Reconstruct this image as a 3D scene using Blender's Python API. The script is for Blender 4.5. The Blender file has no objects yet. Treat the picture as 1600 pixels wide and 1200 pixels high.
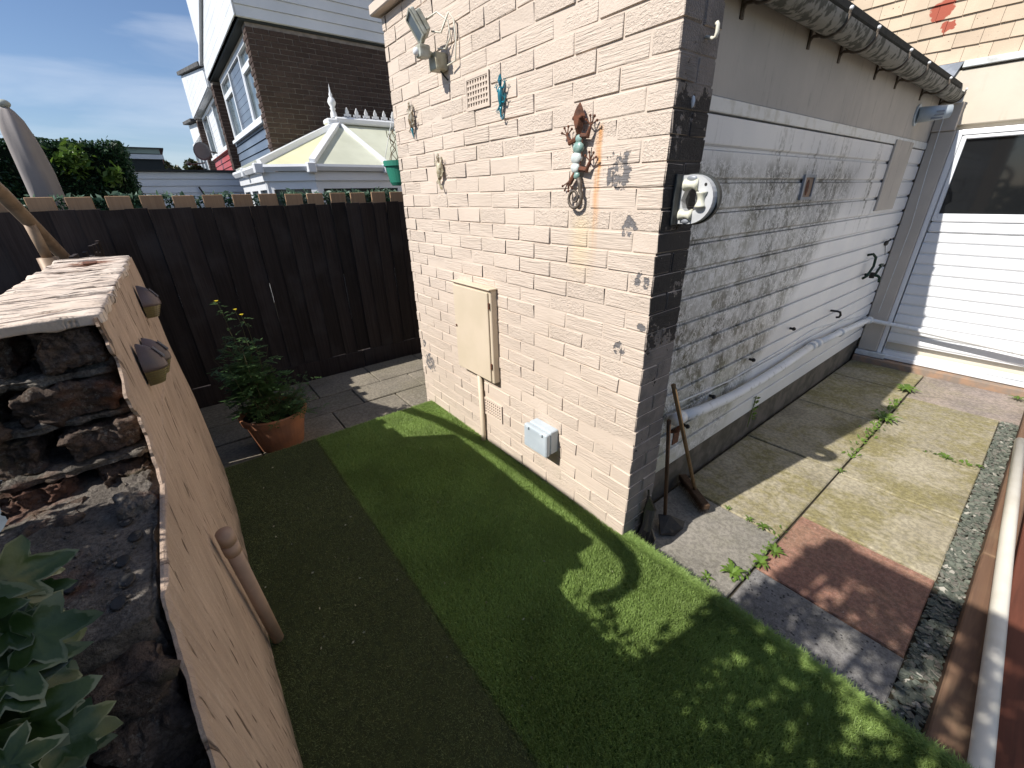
import bpy, bmesh, math, random
import numpy as np
from math import sin, cos, pi, radians, sqrt, atan2
from mathutils import Vector, Matrix, noise

rnd = random.Random(11)
nprs = np.random.RandomState(5)
scene = bpy.context.scene
col = scene.collection

# ------------------------------------------------------------------ camera
cam_d = bpy.data.cameras.new('camera'); cam = bpy.data.objects.new('camera', cam_d); col.objects.link(cam)
R = ((0.61910078, 0.78500788, -0.02183697), (0.31399852, -0.27293245, -0.90934747), (-0.71980494, 0.55612095, -0.415464))
mw = Matrix(((R[0][0], -R[1][0], -R[2][0], 0), (R[0][1], -R[1][1], -R[2][1], 0), (R[0][2], -R[1][2], -R[2][2], 0), (0, 0, 0, 1)))
mw.translation = Vector((0.9054, -1.3738, 1.56))
cam.matrix_world = mw
cam_d.sensor_width = 36; cam_d.lens = 646.84 / 1600 * 36
cam_d.clip_start = 0.02; cam_d.clip_end = 500
scene.camera = cam

# ------------------------------------------------------------------ sky and sun
SUN = Vector((0.145, 1.0, -0.975)).normalized()
world = bpy.data.worlds.new('World'); scene.world = world; world.use_nodes = True
wt = world.node_tree; wn = wt.nodes; wl = wt.links; wn.clear()
sky = wn.new('ShaderNodeTexSky'); sky.sky_type = 'NISHITA'; sky.sun_disc = False
sky.sun_elevation = radians(44.0); sky.sun_rotation = radians(188)
sky.air_density = 1.0; sky.dust_density = 0.35; sky.ozone_density = 3.2
tc = wn.new('ShaderNodeTexCoord'); mp = wn.new('ShaderNodeMapping'); mp.inputs['Scale'].default_value = (1.2, 1.6, 9)
mp.inputs['Rotation'].default_value = (0.2, 0.12, 0.5)
nz = wn.new('ShaderNodeTexNoise'); nz.inputs['Scale'].default_value = 1.7; nz.inputs['Detail'].default_value = 7; nz.inputs['Distortion'].default_value = 0.6
cr = wn.new('ShaderNodeValToRGB'); cr.color_ramp.elements[0].position = 0.44; cr.color_ramp.elements[1].position = 0.84
cr.color_ramp.elements[1].color = (0.5, 0.5, 0.5, 1)
mx = wn.new('ShaderNodeMix'); mx.data_type = 'RGBA'; mx.inputs['B'].default_value = (8.0, 8.6, 9.6, 1)
bgn = wn.new('ShaderNodeBackground'); bgn.inputs['Strength'].default_value = 0.09
wo = wn.new('ShaderNodeOutputWorld')
wl.new(tc.outputs['Generated'], mp.inputs['Vector']); wl.new(mp.outputs[0], nz.inputs['Vector']); wl.new(nz.outputs[0], cr.inputs[0])
wl.new(cr.outputs[0], mx.inputs['Factor']); tint = wn.new('ShaderNodeVectorMath'); tint.operation = 'MULTIPLY'; tint.inputs[1].default_value = (0.98, 1.0, 1.09); wl.new(sky.outputs[0], tint.inputs[0]); wl.new(tint.outputs[0], mx.inputs['A']); wl.new(mx.outputs['Result'], bgn.inputs['Color'])
wl.new(bgn.outputs[0], wo.inputs['Surface'])
sd = bpy.data.lights.new('sun', 'SUN'); sd.energy = 5.0; sd.angle = radians(0.53); sd.color = (1.0, 0.955, 0.89)
so = bpy.data.objects.new('sun', sd); col.objects.link(so); so.rotation_euler = SUN.to_track_quat('-Z', 'Y').to_euler(); so.location = (-2, -12, 14)
scene.view_settings.view_transform = 'Standard'; scene.view_settings.look = 'None'
scene.view_settings.exposure = 0.32; scene.view_settings.gamma = 1.0
scene.view_settings.use_curve_mapping = False
scene.cycles.max_bounces = 8; scene.cycles.diffuse_bounces = 4

# ------------------------------------------------------------------ material helpers
class NT:
    def __init__(s, name):
        s.m = bpy.data.materials.new(name); s.m.use_nodes = True
        s.t = s.m.node_tree; s.b = s.t.nodes['Principled BSDF']
    def n(s, typ, **kw):
        nd = s.t.nodes.new('ShaderNode' + typ)
        for k, v in kw.items(): setattr(nd, k, v)
        return nd
    def put(s, sock, v):
        if v is None: return
        if isinstance(v, bpy.types.NodeSocket): s.t.links.new(v, sock)
        else: sock.default_value = v
    def math(s, op, a, b=None, c=None, clamp=False):
        nd = s.n('Math', operation=op, use_clamp=clamp)
        for i, v in enumerate((a, b, c)):
            if v is not None: s.put(nd.inputs[i], v)
        return nd.outputs[0]
    def vmath(s, op, a, b=None):
        nd = s.n('VectorMath', operation=op)
        s.put(nd.inputs[0], a)
        if b is not None: s.put(nd.inputs[1], b)
        return nd.outputs['Value'] if op in ('DISTANCE', 'LENGTH') else nd.outputs[0]
    def pos(s): return s.n('NewGeometry').outputs['Position']
    def obj(s): return s.n('TexCoord').outputs['Object']
    def rand(s): return s.n('ObjectInfo').outputs['Random']
    def sep(s, v):
        nd = s.n('SeparateXYZ'); s.put(nd.inputs[0], v); return nd.outputs
    def scale(s, v, sc, loc=(0, 0, 0), rot=(0, 0, 0)):
        nd = s.n('Mapping'); s.put(nd.inputs[0], v); s.put(nd.inputs['Scale'], sc); s.put(nd.inputs['Location'], loc); s.put(nd.inputs['Rotation'], rot); return nd.outputs[0]
    def noise(s, v, scale, detail=4, rough=0.55, dist=0.0):
        nd = s.n('TexNoise'); s.put(nd.inputs['Vector'], v); s.put(nd.inputs['Scale'], scale); s.put(nd.inputs['Detail'], detail)
        s.put(nd.inputs['Roughness'], rough); s.put(nd.inputs['Distortion'], dist); return nd.outputs['Fac']
    def vor(s, v, scale, feature='F1', out='Distance', rnd_=1.0):
        nd = s.n('TexVoronoi', feature=feature); s.put(nd.inputs['Vector'], v); s.put(nd.inputs['Scale'], scale); s.put(nd.inputs['Randomness'], rnd_); return nd.outputs[out]
    def ramp(s, f, a, b, lo=0.0, hi=1.0):
        nd = s.n('MapRange', interpolation_type='SMOOTHSTEP'); s.put(nd.inputs[0], f); s.put(nd.inputs[1], a); s.put(nd.inputs[2], b); s.put(nd.inputs[3], lo); s.put(nd.inputs[4], hi); return nd.outputs[0]
    def mix(s, f, a, b, mode='MIX'):
        nd = s.n('Mix', data_type='RGBA', blend_type=mode, clamp_factor=True)
        s.put(nd.inputs['Factor'], f)
        for k, v in (('A', a), ('B', b)):
            s.put(nd.inputs[k], (*v, 1) if isinstance(v, tuple) and len(v) == 3 else v)
        return nd.outputs['Result']
    def gain(s, c, f):   # colour times scalar
        nd = s.n('VectorMath', operation='SCALE'); s.put(nd.inputs[0], c if not isinstance(c, tuple) else c); s.put(nd.inputs['Scale'], f); return nd.outputs[0]
    def bump(s, h, strength, dist=0.01, prev=None):
        nd = s.n('Bump'); s.put(nd.inputs['Strength'], strength); s.put(nd.inputs['Distance'], dist); s.put(nd.inputs['Height'], h)
        if prev is not None: s.put(nd.inputs['Normal'], prev)
        return nd.outputs[0]
    def out(s, c, rough=0.8, normal=None, spec=0.3, metal=0.0, **kw):
        s.put(s.b.inputs['Base Color'], (*c, 1) if isinstance(c, tuple) and len(c) == 3 else c)
        s.put(s.b.inputs['Roughness'], rough); s.put(s.b.inputs['Specular IOR Level'], spec); s.put(s.b.inputs['Metallic'], metal)
        if normal is not None: s.put(s.b.inputs['Normal'], normal)
        for k, v in kw.items(): s.put(s.b.inputs[k.replace('_', ' ')], v)
        return s.m

def plain(name, c1, c2=None, sc=6, rough=0.8, bump=0.0, bsc=60, spec=0.3, metal=0.0, var=0.0, world_=True, dist=0.004, stretch=(1, 1, 1), contrast=(0.35, 0.65)):
    t = NT(name); v = t.pos() if world_ else t.obj()
    if var and not world_: v = t.vmath('ADD', v, t.gain((1.0, 2.0, 3.0), t.math('MULTIPLY', t.rand(), 40.0)))
    vs = t.scale(v, stretch)
    c = (*c1, 1)
    if c2 is not None: c = t.mix(t.ramp(t.noise(vs, sc, 6), *contrast), c1, c2)
    if var:
        f = t.math('MULTIPLY_ADD', t.rand(), 2 * var, 1 - var)
        if isinstance(c, tuple): c = t.gain(c1, f)
        else: c = t.gain(c, f)
    nrm = t.bump(t.noise(vs, bsc, 5), bump, dist) if bump else None
    return t.out(c, rough, nrm, spec, metal)

MAT = {}
# --- masonry paint over rough drag-faced brick
def mat_pink(name, peel_return=False, mortar=False):
    t = NT(name); P = t.pos(); s_ = t.sep(P)
    r = t.rand()
    v = t.vmath('ADD', P, t.gain((3.1, 7.7, 5.3), t.math('MULTIPLY', r, 30.0)))
    big = t.noise(P, 1.6, 4)
    base = t.mix(t.ramp(big, 0.35, 0.7), (0.62, 0.520, 0.430), (0.57, 0.475, 0.39))
    base = t.gain(base, t.math('MULTIPLY_ADD', r, 0.05, 0.975))
    # old dark paint showing through
    pn = t.noise(P, 34, 6, 0.62); pb = t.noise(P, 7, 3)
    spots = [(-0.20, 0.0, 1.63, 0.10), (-0.13, 0.0, 1.44, 0.06), (-1.93, 0, 0.36, 0.13), (-0.13, 0, 0.96, 0.055), (-0.05, 0, 1.25, 0.05), (-2.0, 0, 0.5, 0.05), (-0.03, 0, 1.07, 0.03)]
    m = None
    for (x, y, z, rr) in spots:
        d = t.vmath('DISTANCE', P, (x, y, z))
        q = t.ramp(d, rr, rr * 0.35)
        m = q if m is None else t.math('MAXIMUM', m, q)
    pk = t.ramp(t.math('ADD', t.math('MULTIPLY', m, 0.26), pn), 0.70, 0.74)
    # on the return face (x = 0) the paint has come away in large patches
    nx = t.sep(t.n('NewGeometry').outputs['Normal'])[0]
    face = t.ramp(nx, 0.5, 0.8)
    hz = t.math('MAXIMUM', t.ramp(t.math('ABSOLUTE', t.math('SUBTRACT', s_[2], 1.42)), 0.62, 0.30), t.ramp(s_[2], 2.05, 2.35))
    hz = t.math('MAXIMUM', hz, 0.36)
    thr = t.math('ADD', t.math('MULTIPLY', hz, 0.30), t.math('ADD', t.math('MULTIPLY', pb, 0.55), t.math('MULTIPLY', pn, 0.40)))
    pk2 = t.math('MULTIPLY', t.ramp(thr, 0.66, 0.70), face)
    pk = t.math('MAXIMUM', pk, pk2)
    dark = t.mix(t.noise(P, 60, 4), (0.10, 0.095, 0.10), (0.24, 0.225, 0.215))
    dark2 = t.mix(t.noise(P, 40, 4), (0.012, 0.012, 0.014), (0.05, 0.045, 0.045))
    dark = t.mix(face, dark, dark2)
    c = t.mix(pk, base, dark)
    ret_shade = t.mix(t.ramp(t.noise(P, 9, 5), 0.4, 0.65), (0.25, 0.215, 0.195), (0.17, 0.15, 0.14))  # remaining paint on the return face, darkened to put its shade into the colour
    c = t.mix(t.math('MULTIPLY', face, t.math('SUBTRACT', 1.0, pk)), c, ret_shade)
    # rust run under the large gecko
    sx = t.math('ABSOLUTE', t.math('SUBTRACT', s_[0], t.math('MULTIPLY_ADD', t.noise(P, 8, 2), 0.03, -0.315)))
    st = t.math('MULTIPLY', t.ramp(sx, 0.024, 0.0), t.math('MULTIPLY', t.ramp(s_[2], 1.20, 1.70), t.ramp(s_[2], 1.80, 1.77)))
    st = t.math('MULTIPLY', st, t.ramp(t.noise(t.scale(P, (60, 1, 4)), 1.0, 3), 0.25, 0.6))
    c = t.mix(t.math('MULTIPLY', st, 0.85), c, (0.62, 0.27, 0.06))
    yl = t.math('MULTIPLY', t.ramp(t.math('ABSOLUTE', t.math('ADD', s_[0], 0.37)), 0.10, 0.0), t.math('MULTIPLY', t.ramp(s_[2], 1.16, 1.35), t.ramp(s_[2], 1.52, 1.44)))
    c = t.mix(t.math('MULTIPLY', yl, 0.35), c, (0.72, 0.55, 0.28))
    wear = t.math('MULTIPLY', t.ramp(t.noise(P, 95, 5, 0.7), 0.68, 0.72), t.ramp(t.noise(t.vmath('ADD', P, (2, 5, 8)), 3.3, 4), 0.52, 0.68))
    c = t.mix(t.math('MULTIPLY', wear, 0.7), c, (0.30, 0.27, 0.24))
    stain = t.ramp(t.noise(t.scale(P, (5, 1, 0.9)), 1.0, 5, 0.6), 0.55, 0.78)
    c = t.mix(t.math('MULTIPLY', stain, 0.22), c, (0.50, 0.43, 0.33))
    # dirt near the ground
    low = t.math('MULTIPLY', t.ramp(s_[2], 0.35, -0.05), t.ramp(t.noise(P, 12, 5), 0.45, 0.75))
    c = t.mix(t.math('MULTIPLY', low, 0.25), c, (0.38, 0.36, 0.27))
    if mortar:
        nrm = t.bump(t.noise(P, 120, 4), 0.5, 0.003)
    else:
        # wire-dragged ridges, different on every brick
        rv = t.scale(v, (10, 10, 150))
        ridge = t.noise(rv, 1.0, 3, 0.6, 0.5)
        worm = t.noise(t.scale(v, (60, 60, 95)), 1.0, 3, 0.6, 1.2)
        sel = t.ramp(t.math('FRACT', t.math('MULTIPLY', r, 13.7)), 0.25, 0.75)
        h = t.math('ADD', t.math('MULTIPLY', ridge, t.math('MULTIPLY_ADD', sel, -0.7, 0.95)), t.math('MULTIPLY', worm, sel))
        calm = t.ramp(t.math('FRACT', t.math('MULTIPLY', r, 41.3)), 0.0, 0.4, 0.3, 1.0)
        h = t.math('MULTIPLY', t.math('SUBTRACT', h, t.math('MULTIPLY', pk, 0.4)), calm)
        nrm = t.bump(h, 0.9, 0.008)
        nrm = t.bump(t.noise(v, 240, 3), 0.25, 0.002, nrm)
    return t.out(c, 0.72, nrm, 0.25)
MAT['pink'] = mat_pink('cream_masonry_paint')
MAT['pink_m'] = mat_pink('cream_painted_mortar', mortar=True)

def mat_cladding():
    t = NT('weathered_white_cladding'); P = t.pos(); s_ = t.sep(P)
    y, z = s_[1], s_[2]
    diag = t.math('SUBTRACT', y, t.math('MULTIPLY_ADD', z, 0.9, 1.12))          # >0: kept clean
    reg = t.math('MULTIPLY', t.ramp(diag, 0.12, -0.10), t.ramp(z, 1.74, 1.60))
    lowfade = t.ramp(z, 0.10, 0.5, 0.55, 1.0)
    n1 = t.noise(P, 3.2, 5); n2 = t.noise(P, 14, 5)
    amt = t.math('MULTIPLY', t.math('MULTIPLY', reg, lowfade), t.ramp(t.math('ADD', t.math('MULTIPLY', n1, 0.6), t.math('MULTIPLY', n2, 0.4)), 0.30, 0.52, 0.5, 1.0))
    near = t.ramp(y, 3.0, 1.6, 0.7, 1.0)
    amt = t.math('MULTIPLY', t.math('MULTIPLY', amt, near), t.ramp(t.noise(t.scale(P, (1, 1.1, .8)), 6.5, 5, 0.65), 0.38, 0.60, 0.45, 1.0))
    # snail-grazed squiggles
    wv = t.vmath('ADD', t.scale(P, (1, 1.25, 0.62)), t.gain(t.n('TexNoise').outputs['Color'], 0.0))
    dn = t.n('TexNoise'); t.put(dn.inputs['Vector'], P); dn.inputs['Scale'].default_value = 17; dn.inputs['Detail'].default_value = 3
    wv = t.vmath('ADD', wv, t.gain(dn.outputs['Color'], 0.09))
    e1 = t.vor(wv, 34, 'DISTANCE_TO_EDGE'); e2 = t.vor(t.vmath('ADD', wv, (3.3, 1.7, 9.1)), 21, 'DISTANCE_TO_EDGE')
    e3 = t.vor(t.vmath('ADD', wv, (8.3, 4.7, 2.1)), 58, 'DISTANCE_TO_EDGE')
    sq = t.math('MAXIMUM', t.ramp(e1, 0.09, 0.03), t.math('MAXIMUM', t.ramp(e2, 0.055, 0.02), t.math('MULTIPLY', t.ramp(e3, 0.10, 0.03), 0.6)))
    sq = t.math('MULTIPLY', sq, t.ramp(t.noise(P, 22, 3), 0.36, 0.56))
    amt = t.math('MULTIPLY', amt, t.math('MULTIPLY_ADD', sq, -0.85, 1.0))
    # vertical runs near the top
    run = t.ramp(t.noise(t.scale(P, (1, 16, 0.9)), 1.0, 4, 0.6), 0.50, 0.66)
    runs = t.math('MULTIPLY', t.math('MULTIPLY', run, t.ramp(t.noise(P, 40, 4), 0.35, 0.6)), t.math('MULTIPLY', t.ramp(z, 1.93, 1.6, 0.1, 0.9), t.ramp(t.math('SUBTRACT', y, 3.25), 0.1, -0.2)))
    runs = t.math('MULTIPLY', runs, t.ramp(z, 1.1, 1.5))
    amt = t.math('MAXIMUM', amt, runs)
    g = t.mix(t.ramp(n1, 0.35, 0.65), (0.125, 0.115, 0.07), (0.075, 0.075, 0.062))
    base = t.mix(t.ramp(t.noise(P, 2.5, 3), 0.3, 0.7), (0.80, 0.785, 0.76), (0.71, 0.705, 0.70))
    c = t.mix(t.math('MULTIPLY', amt, 1.0), base, g)
    green = t.math('MULTIPLY', t.ramp(z, 0.75, 0.3), t.math('MULTIPLY', t.ramp(t.noise(P, 5, 5), 0.42, 0.7), t.ramp(diag, 0.3, -0.2)))
    c = t.mix(t.math('MULTIPLY', green, 0.55), c, (0.36, 0.35, 0.21))
    return t.out(c, 0.42, t.bump(t.noise(P, 60, 3), 0.1, 0.002), 0.4)
MAT['clad'] = mat_cladding()

def mat_drips(name, a, b, streak, s=0.6):
    t = NT(name); P = t.pos()
    c = t.mix(t.ramp(t.noise(P, 3, 5), 0.3, 0.7), a, b)
    st = t.math('MULTIPLY', t.ramp(t.noise(t.scale(P, (22, 22, 2.2)), 1.0, 5, 0.65), 0.52, 0.72), t.ramp(t.noise(P, 4.5, 3), 0.42, 0.6))
    fine = t.ramp(t.noise(P, 50, 3), 0.3, 0.7, 0.4, 1.0)
    c = t.mix(t.math('MULTIPLY', t.math('MULTIPLY', st, fine), s), c, streak)
    return t.out(c, 0.75, t.bump(t.noise(P, 40, 4), 0.2, 0.004), 0.25)
MAT['fascia'] = mat_drips('beige_fascia_paint', (0.52, 0.475, 0.42), (0.45, 0.415, 0.37), (0.20, 0.185, 0.16), 0.8)
MAT['house_panel'] = mat_drips('cream_house_panel', (0.60, 0.53, 0.43), (0.64, 0.58, 0.47), (0.40, 0.33, 0.23), 0.45)
MAT['pillar'] = mat_drips('beige_pillar_paint', (0.56, 0.50, 0.43), (0.50, 0.45, 0.39), (0.34, 0.31, 0.26), 0.3)
MAT['tile'] = None

def mat_tile():
    t = NT('cream_painted_tile'); P = t.pos(); r = t.rand()
    c = t.mix(t.ramp(t.noise(P, 5, 5), 0.35, 0.7), (0.58, 0.465, 0.34), (0.52, 0.41, 0.30))
    c = t.gain(c, t.math('MULTIPLY_ADD', r, 0.14, 0.92))
    lic = t.ramp(t.noise(P, 46, 6, 0.65), 0.64, 0.69)
    c = t.mix(t.math('MULTIPLY', lic, t.ramp(t.noise(P, 6, 3), 0.42, 0.62)), c, (0.16, 0.11, 0.08))
    red = None
    for p, q in (((-0.37, 4.37, 2.915), 0.085), ((-0.30, 4.37, 2.79), 0.05)):
        d = t.math('ADD', t.vmath('DISTANCE', P, p), t.math('MULTIPLY', t.math('SUBTRACT', t.noise(P, 22, 4), 0.5), 0.10))
        k = t.ramp(d, q, q * 0.85); red = k if red is None else t.math('MAXIMUM', red, k)
    c = t.mix(red, c, (0.36, 0.095, 0.06))
    return t.out(c, 0.8, t.bump(t.noise(P, 70, 5), 0.3, 0.003), 0.2)
MAT['tile'] = mat_tile()

def mat_slab(name, a, b, moss, mamt=0.6, speck=0.0, seam=0.0):
    t = NT(name); P = t.pos(); r = t.rand()
    c = t.mix(t.ramp(t.noise(P, 3.4, 6), 0.3, 0.7), a, b)
    c = t.gain(c, t.math('MULTIPLY_ADD', r, 0.22, 0.88))
    m = t.ramp(t.math('ADD', t.math('MULTIPLY', t.noise(P, 2.3, 4), 0.6), t.math('MULTIPLY', t.noise(P, 17, 6, 0.65), 0.4)), 0.42, 0.60)
    c = t.mix(t.math('MULTIPLY', m, mamt), c, moss)
    mid = t.noise(P, 42, 6, 0.7)
    c = t.mix(t.ramp(mid, 0.42, 0.58, 0, 0.7), c, t.gain(c, 0.55))
    c = t.mix(t.ramp(t.noise(t.vmath('ADD', P, (5, 3, 1)), 24, 6, 0.7), 0.56, 0.70, 0, 0.55), c, t.gain(b, 1.45))
    c = t.mix(t.math('MULTIPLY', t.ramp(t.noise(t.vmath('ADD', P, (9, 1, 7)), 1.9, 4), 0.5, 0.7), 0.6), c, t.gain(c, 0.6))
    fine = t.noise(P, 260, 3, 0.7)
    c = t.mix(t.ramp(fine, 0.45, 0.8, 0, 0.35), c, (0.55, 0.52, 0.46))
    c = t.mix(t.ramp(t.noise(P, 190, 3, 0.7), 0.55, 0.75, 0, 0.5), c, (0.09, 0.085, 0.07))
    sc_ = t.vor(P, 9.0)
    sc2 = t.math('MULTIPLY', t.ramp(t.noise(P, 55, 5, 0.7), 0.66, 0.70), t.ramp(t.noise(P, 4, 2), 0.5, 0.65))
    c = t.mix(t.math('MULTIPLY', sc2, 0.7), c, (0.60, 0.58, 0.50))
    h = fine
    if speck:
        hole = t.ramp(t.vor(t.scale(P, (1, 1, 1)), 52), 0.30, 0.20)
        hole = t.math('MULTIPLY', hole, t.ramp(t.noise(P, 16, 4), 0.42, 0.56))
        c = t.mix(t.math('MULTIPLY', hole, speck), c, (0.03, 0.03, 0.032))
        h = t.math('SUBTRACT', h, hole)
    return t.out(c, 0.9, t.bump(h, 0.45, 0.003), 0.15)
MAT['slab'] = mat_slab('mossy_concrete_slab', (0.44, 0.39, 0.28), (0.34, 0.30, 0.21), (0.25, 0.215, 0.08), 0.85)
MAT['slab_grey'] = mat_slab('worn_grey_concrete_slab', (0.30, 0.275, 0.235), (0.22, 0.205, 0.175), (0.20, 0.19, 0.12), 0.35, speck=0.0)
MAT['slab_pit'] = mat_slab('pitted_grey_concrete_slab', (0.27, 0.26, 0.25), (0.20, 0.19, 0.185), (0.17, 0.16, 0.12), 0.3, speck=0.85)
MAT['slab_red'] = mat_slab('red_concrete_slab', (0.40, 0.20, 0.14), (0.34, 0.175, 0.125), (0.26, 0.19, 0.11), 0.3)
MAT['slab_purple'] = mat_slab('weathered_pinkish_slab', (0.36, 0.29, 0.245), (0.27, 0.225, 0.20), (0.26, 0.23, 0.14), 0.5)
MAT['slab_far'] = mat_slab('dusty_concrete_slab', (0.27, 0.235, 0.185), (0.22, 0.195, 0.155), (0.19, 0.17, 0.11), 0.4)
MAT['soil'] = plain('dark_joint_soil', (0.035, 0.03, 0.022), (0.07, 0.06, 0.04), 30, 0.95, 0.5, 90)
MAT['turfbase'] = plain('turf_backing', (0.09, 0.14, 0.035), (0.05, 0.09, 0.02), 30, 0.95)
MAT['concrete'] = plain('rough_concrete', (0.22, 0.20, 0.17), (0.15, 0.14, 0.12), 8, 0.9, 0.5, 70)
MAT['orange'] = plain('orange_brick_plinth', (0.36, 0.23, 0.15), (0.25, 0.20, 0.16), 14, 0.9, 0.5, 90)
MAT['plinth'] = plain('damp_render_plinth', (0.16, 0.135, 0.11), (0.09, 0.08, 0.06), 9, 0.95, 0.6, 60)
MAT['pvc'] = plain('white_upvc', (0.80, 0.81, 0.82), (0.76, 0.775, 0.79), 3, 0.28, spec=0.5)
MAT['pvc_dirty'] = plain('grubby_white_upvc', (0.66, 0.67, 0.66), (0.50, 0.50, 0.46), 16, 0.4, spec=0.5, contrast=(0.45, 0.7))
MAT['pipe'] = plain('dirty_white_pipe', (0.74, 0.745, 0.74), (0.42, 0.41, 0.37), 22, 0.42, 0.1, 60, contrast=(0.54, 0.76))
MAT['pipe_cream'] = plain('cream_plastic_pipe', (0.74, 0.70, 0.60), (0.66, 0.61, 0.50), 9, 0.4, contrast=(0.4, 0.8))
MAT['glass'] = plain('dark_window_glass', (0.012, 0.013, 0.014), None, rough=0.05, spec=0.6)
MAT['glass_far'] = plain('curtained_window_glass', (0.16, 0.19, 0.20), (0.05, 0.07, 0.075), 3, rough=0.12, spec=0.8)
MAT['asbestos'] = plain('weathered_cement_gutter', (0.30, 0.29, 0.26), (0.10, 0.10, 0.085), 22, 0.9, 0.35, 90, contrast=(0.46, 0.57), stretch=(1, 1, 1))
MAT['rust'] = plain('rusty_iron', (0.17, 0.065, 0.035), (0.09, 0.045, 0.03), 60, 0.8, 0.4, 200)
MAT['rust_tail'] = plain('grey_brown_iron', (0.17, 0.14, 0.115), (0.11, 0.09, 0.07), 60, 0.55, 0.3, 200, metal=0.4)
MAT['iron_black'] = plain('black_iron', (0.02, 0.02, 0.02), (0.035, 0.03, 0.025), 40, 0.5)
MAT['green_iron'] = plain('green_painted_iron', (0.012, 0.05, 0.03), (0.02, 0.03, 0.02), 40, 0.5)
MAT['felt'] = plain('black_roof_felt', (0.035, 0.037, 0.036), (0.055, 0.055, 0.05), 20, 0.95, 0.6, 90)
MAT['lead'] = plain('lead_flashing', (0.40, 0.42, 0.46), (0.26, 0.28, 0.31), 12, 0.45, 0.3, 30, metal=0.3)
MAT['fence'] = None

def mat_wood(name, a, b, var=0.25, grain=(70, 70, 2.0), streak=(0.5, 0.5, 0.5), samt=0.0, rough=0.8, along='z'):
    t = NT(name); P = t.pos(); r = t.rand()
    v = t.vmath('ADD', P, t.gain((2.1, 5.7, 1.3), t.math('MULTIPLY', r, 20.0)))
    g = t.noise(t.scale(v, grain), 1.0, 5, 0.6, 0.8)
    c = t.mix(t.ramp(g, 0.32, 0.68), a, b)
    c = t.gain(c, t.math('MULTIPLY_ADD', r, 2 * var, 1 - var))
    if samt:
        c = t.mix(t.math('MULTIPLY', t.ramp(t.noise(v, 2.2, 5), 0.48, 0.7), samt), c, streak)
    return t.out(c, rough, t.bump(g, 0.35, 0.003), 0.25)
MAT['fence'] = mat_wood('dark_stained_fence_board', (0.022, 0.016, 0.0145), (0.040, 0.030, 0.027), 0.35, samt=0.6, streak=(0.055, 0.048, 0.047))
MAT['pale'] = mat_wood('pale_brown_timber', (0.40, 0.26, 0.155), (0.33, 0.21, 0.125), 0.12)
MAT['sleeper'] = mat_wood('reddish_brown_sleeper', (0.20, 0.115, 0.07), (0.13, 0.075, 0.05), 0.15, grain=(30, 1.5, 30), samt=0.5, streak=(0.27, 0.20, 0.12))
MAT['deck'] = mat_wood('red_stained_deck', (0.15, 0.05, 0.03), (0.10, 0.035, 0.022), 0.2, grain=(30, 1.5, 30))
MAT['handle'] = mat_wood('worn_wooden_handle', (0.22, 0.14, 0.07), (0.14, 0.09, 0.045), 0.1)
MAT['broomhead'] = mat_wood('dark_broom_wood', (0.10, 0.06, 0.035), (0.06, 0.035, 0.02), 0.1)

def mat_darkbrick():
    t = NT('dark_brown_facing_brick'); P = t.pos(); r = t.rand()
    c = t.mix(r, (0.062, 0.042, 0.034), (0.095, 0.066, 0.054))
    c = t.mix(t.ramp(t.noise(P, 40, 5), 0.4, 0.7), c, (0.045, 0.032, 0.028))
    return t.out(c, 0.85, t.bump(t.noise(P, 80, 4), 0.4, 0.004), 0.2)
MAT['dbrick'] = mat_darkbrick()
MAT['dmortar'] = plain('pale_mortar', (0.30, 0.265, 0.235), (0.20, 0.18, 0.16), 10, 0.95)
def lapmat(name, a, b, rough=0.5): return plain(name, a, b, 1.2, rough)
MAT['lap_white'] = lapmat('white_house_cladding', (0.70, 0.72, 0.74), (0.62, 0.645, 0.67))
MAT['lap_blue'] = lapmat('slate_blue_cladding', (0.10, 0.125, 0.165), (0.14, 0.17, 0.215), 0.3)
MAT['lap_red'] = lapmat('red_cladding', (0.42, 0.075, 0.075), (0.34, 0.065, 0.07), 0.45)
MAT['eave'] = plain('dark_eave', (0.03, 0.035, 0.035), None, rough=0.8)
MAT['roof'] = plain('grey_roof_felt', (0.12, 0.12, 0.12), (0.07, 0.07, 0.07), 5, 0.9, 0.3, 30)
MAT['poly'] = plain('yellowed_polycarbonate', (0.60, 0.61, 0.49), (0.50, 0.51, 0.40), 2.2, 0.45, contrast=(0.3, 0.7))
MAT['poly_y'] = plain('algae_yellow_polycarbonate', (0.66, 0.64, 0.40), (0.58, 0.56, 0.36), 3.0, 0.45)
MAT['meter'] = plain('cream_painted_meter_box', (0.64, 0.54, 0.41), (0.59, 0.50, 0.37), 4, 0.5, 0.08, 60)
MAT['grey_plastic'] = plain('pale_grey_plastic', (0.50, 0.56, 0.60), (0.42, 0.48, 0.52), 8, 0.4)
MAT['lamp_grey'] = plain('dirty_lamp_casing', (0.42, 0.44, 0.40), (0.28, 0.28, 0.22), 20, 0.5)
MAT['lamp_beige'] = plain('aged_beige_plastic', (0.46, 0.45, 0.34), (0.34, 0.31, 0.22), 20, 0.5)
MAT['lamp_glass'] = plain('flood_lamp_glass', (0.10, 0.14, 0.17), (0.16, 0.20, 0.22), 8, 0.1, spec=0.8)
MAT['cream_plastic'] = plain('cream_plastic', (0.70, 0.67, 0.56), None, rough=0.35, spec=0.5)
MAT['hanger_body'] = plain('pale_grey_moulding', (0.52, 0.53, 0.54), (0.44, 0.45, 0.46), 12, 0.4)
MAT['hanger_dark'] = plain('dark_grey_bracket', (0.05, 0.055, 0.055), None, rough=0.5)
MAT['roller'] = plain('ivory_roller', (0.68, 0.67, 0.55), None, rough=0.3, spec=0.5)
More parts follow.
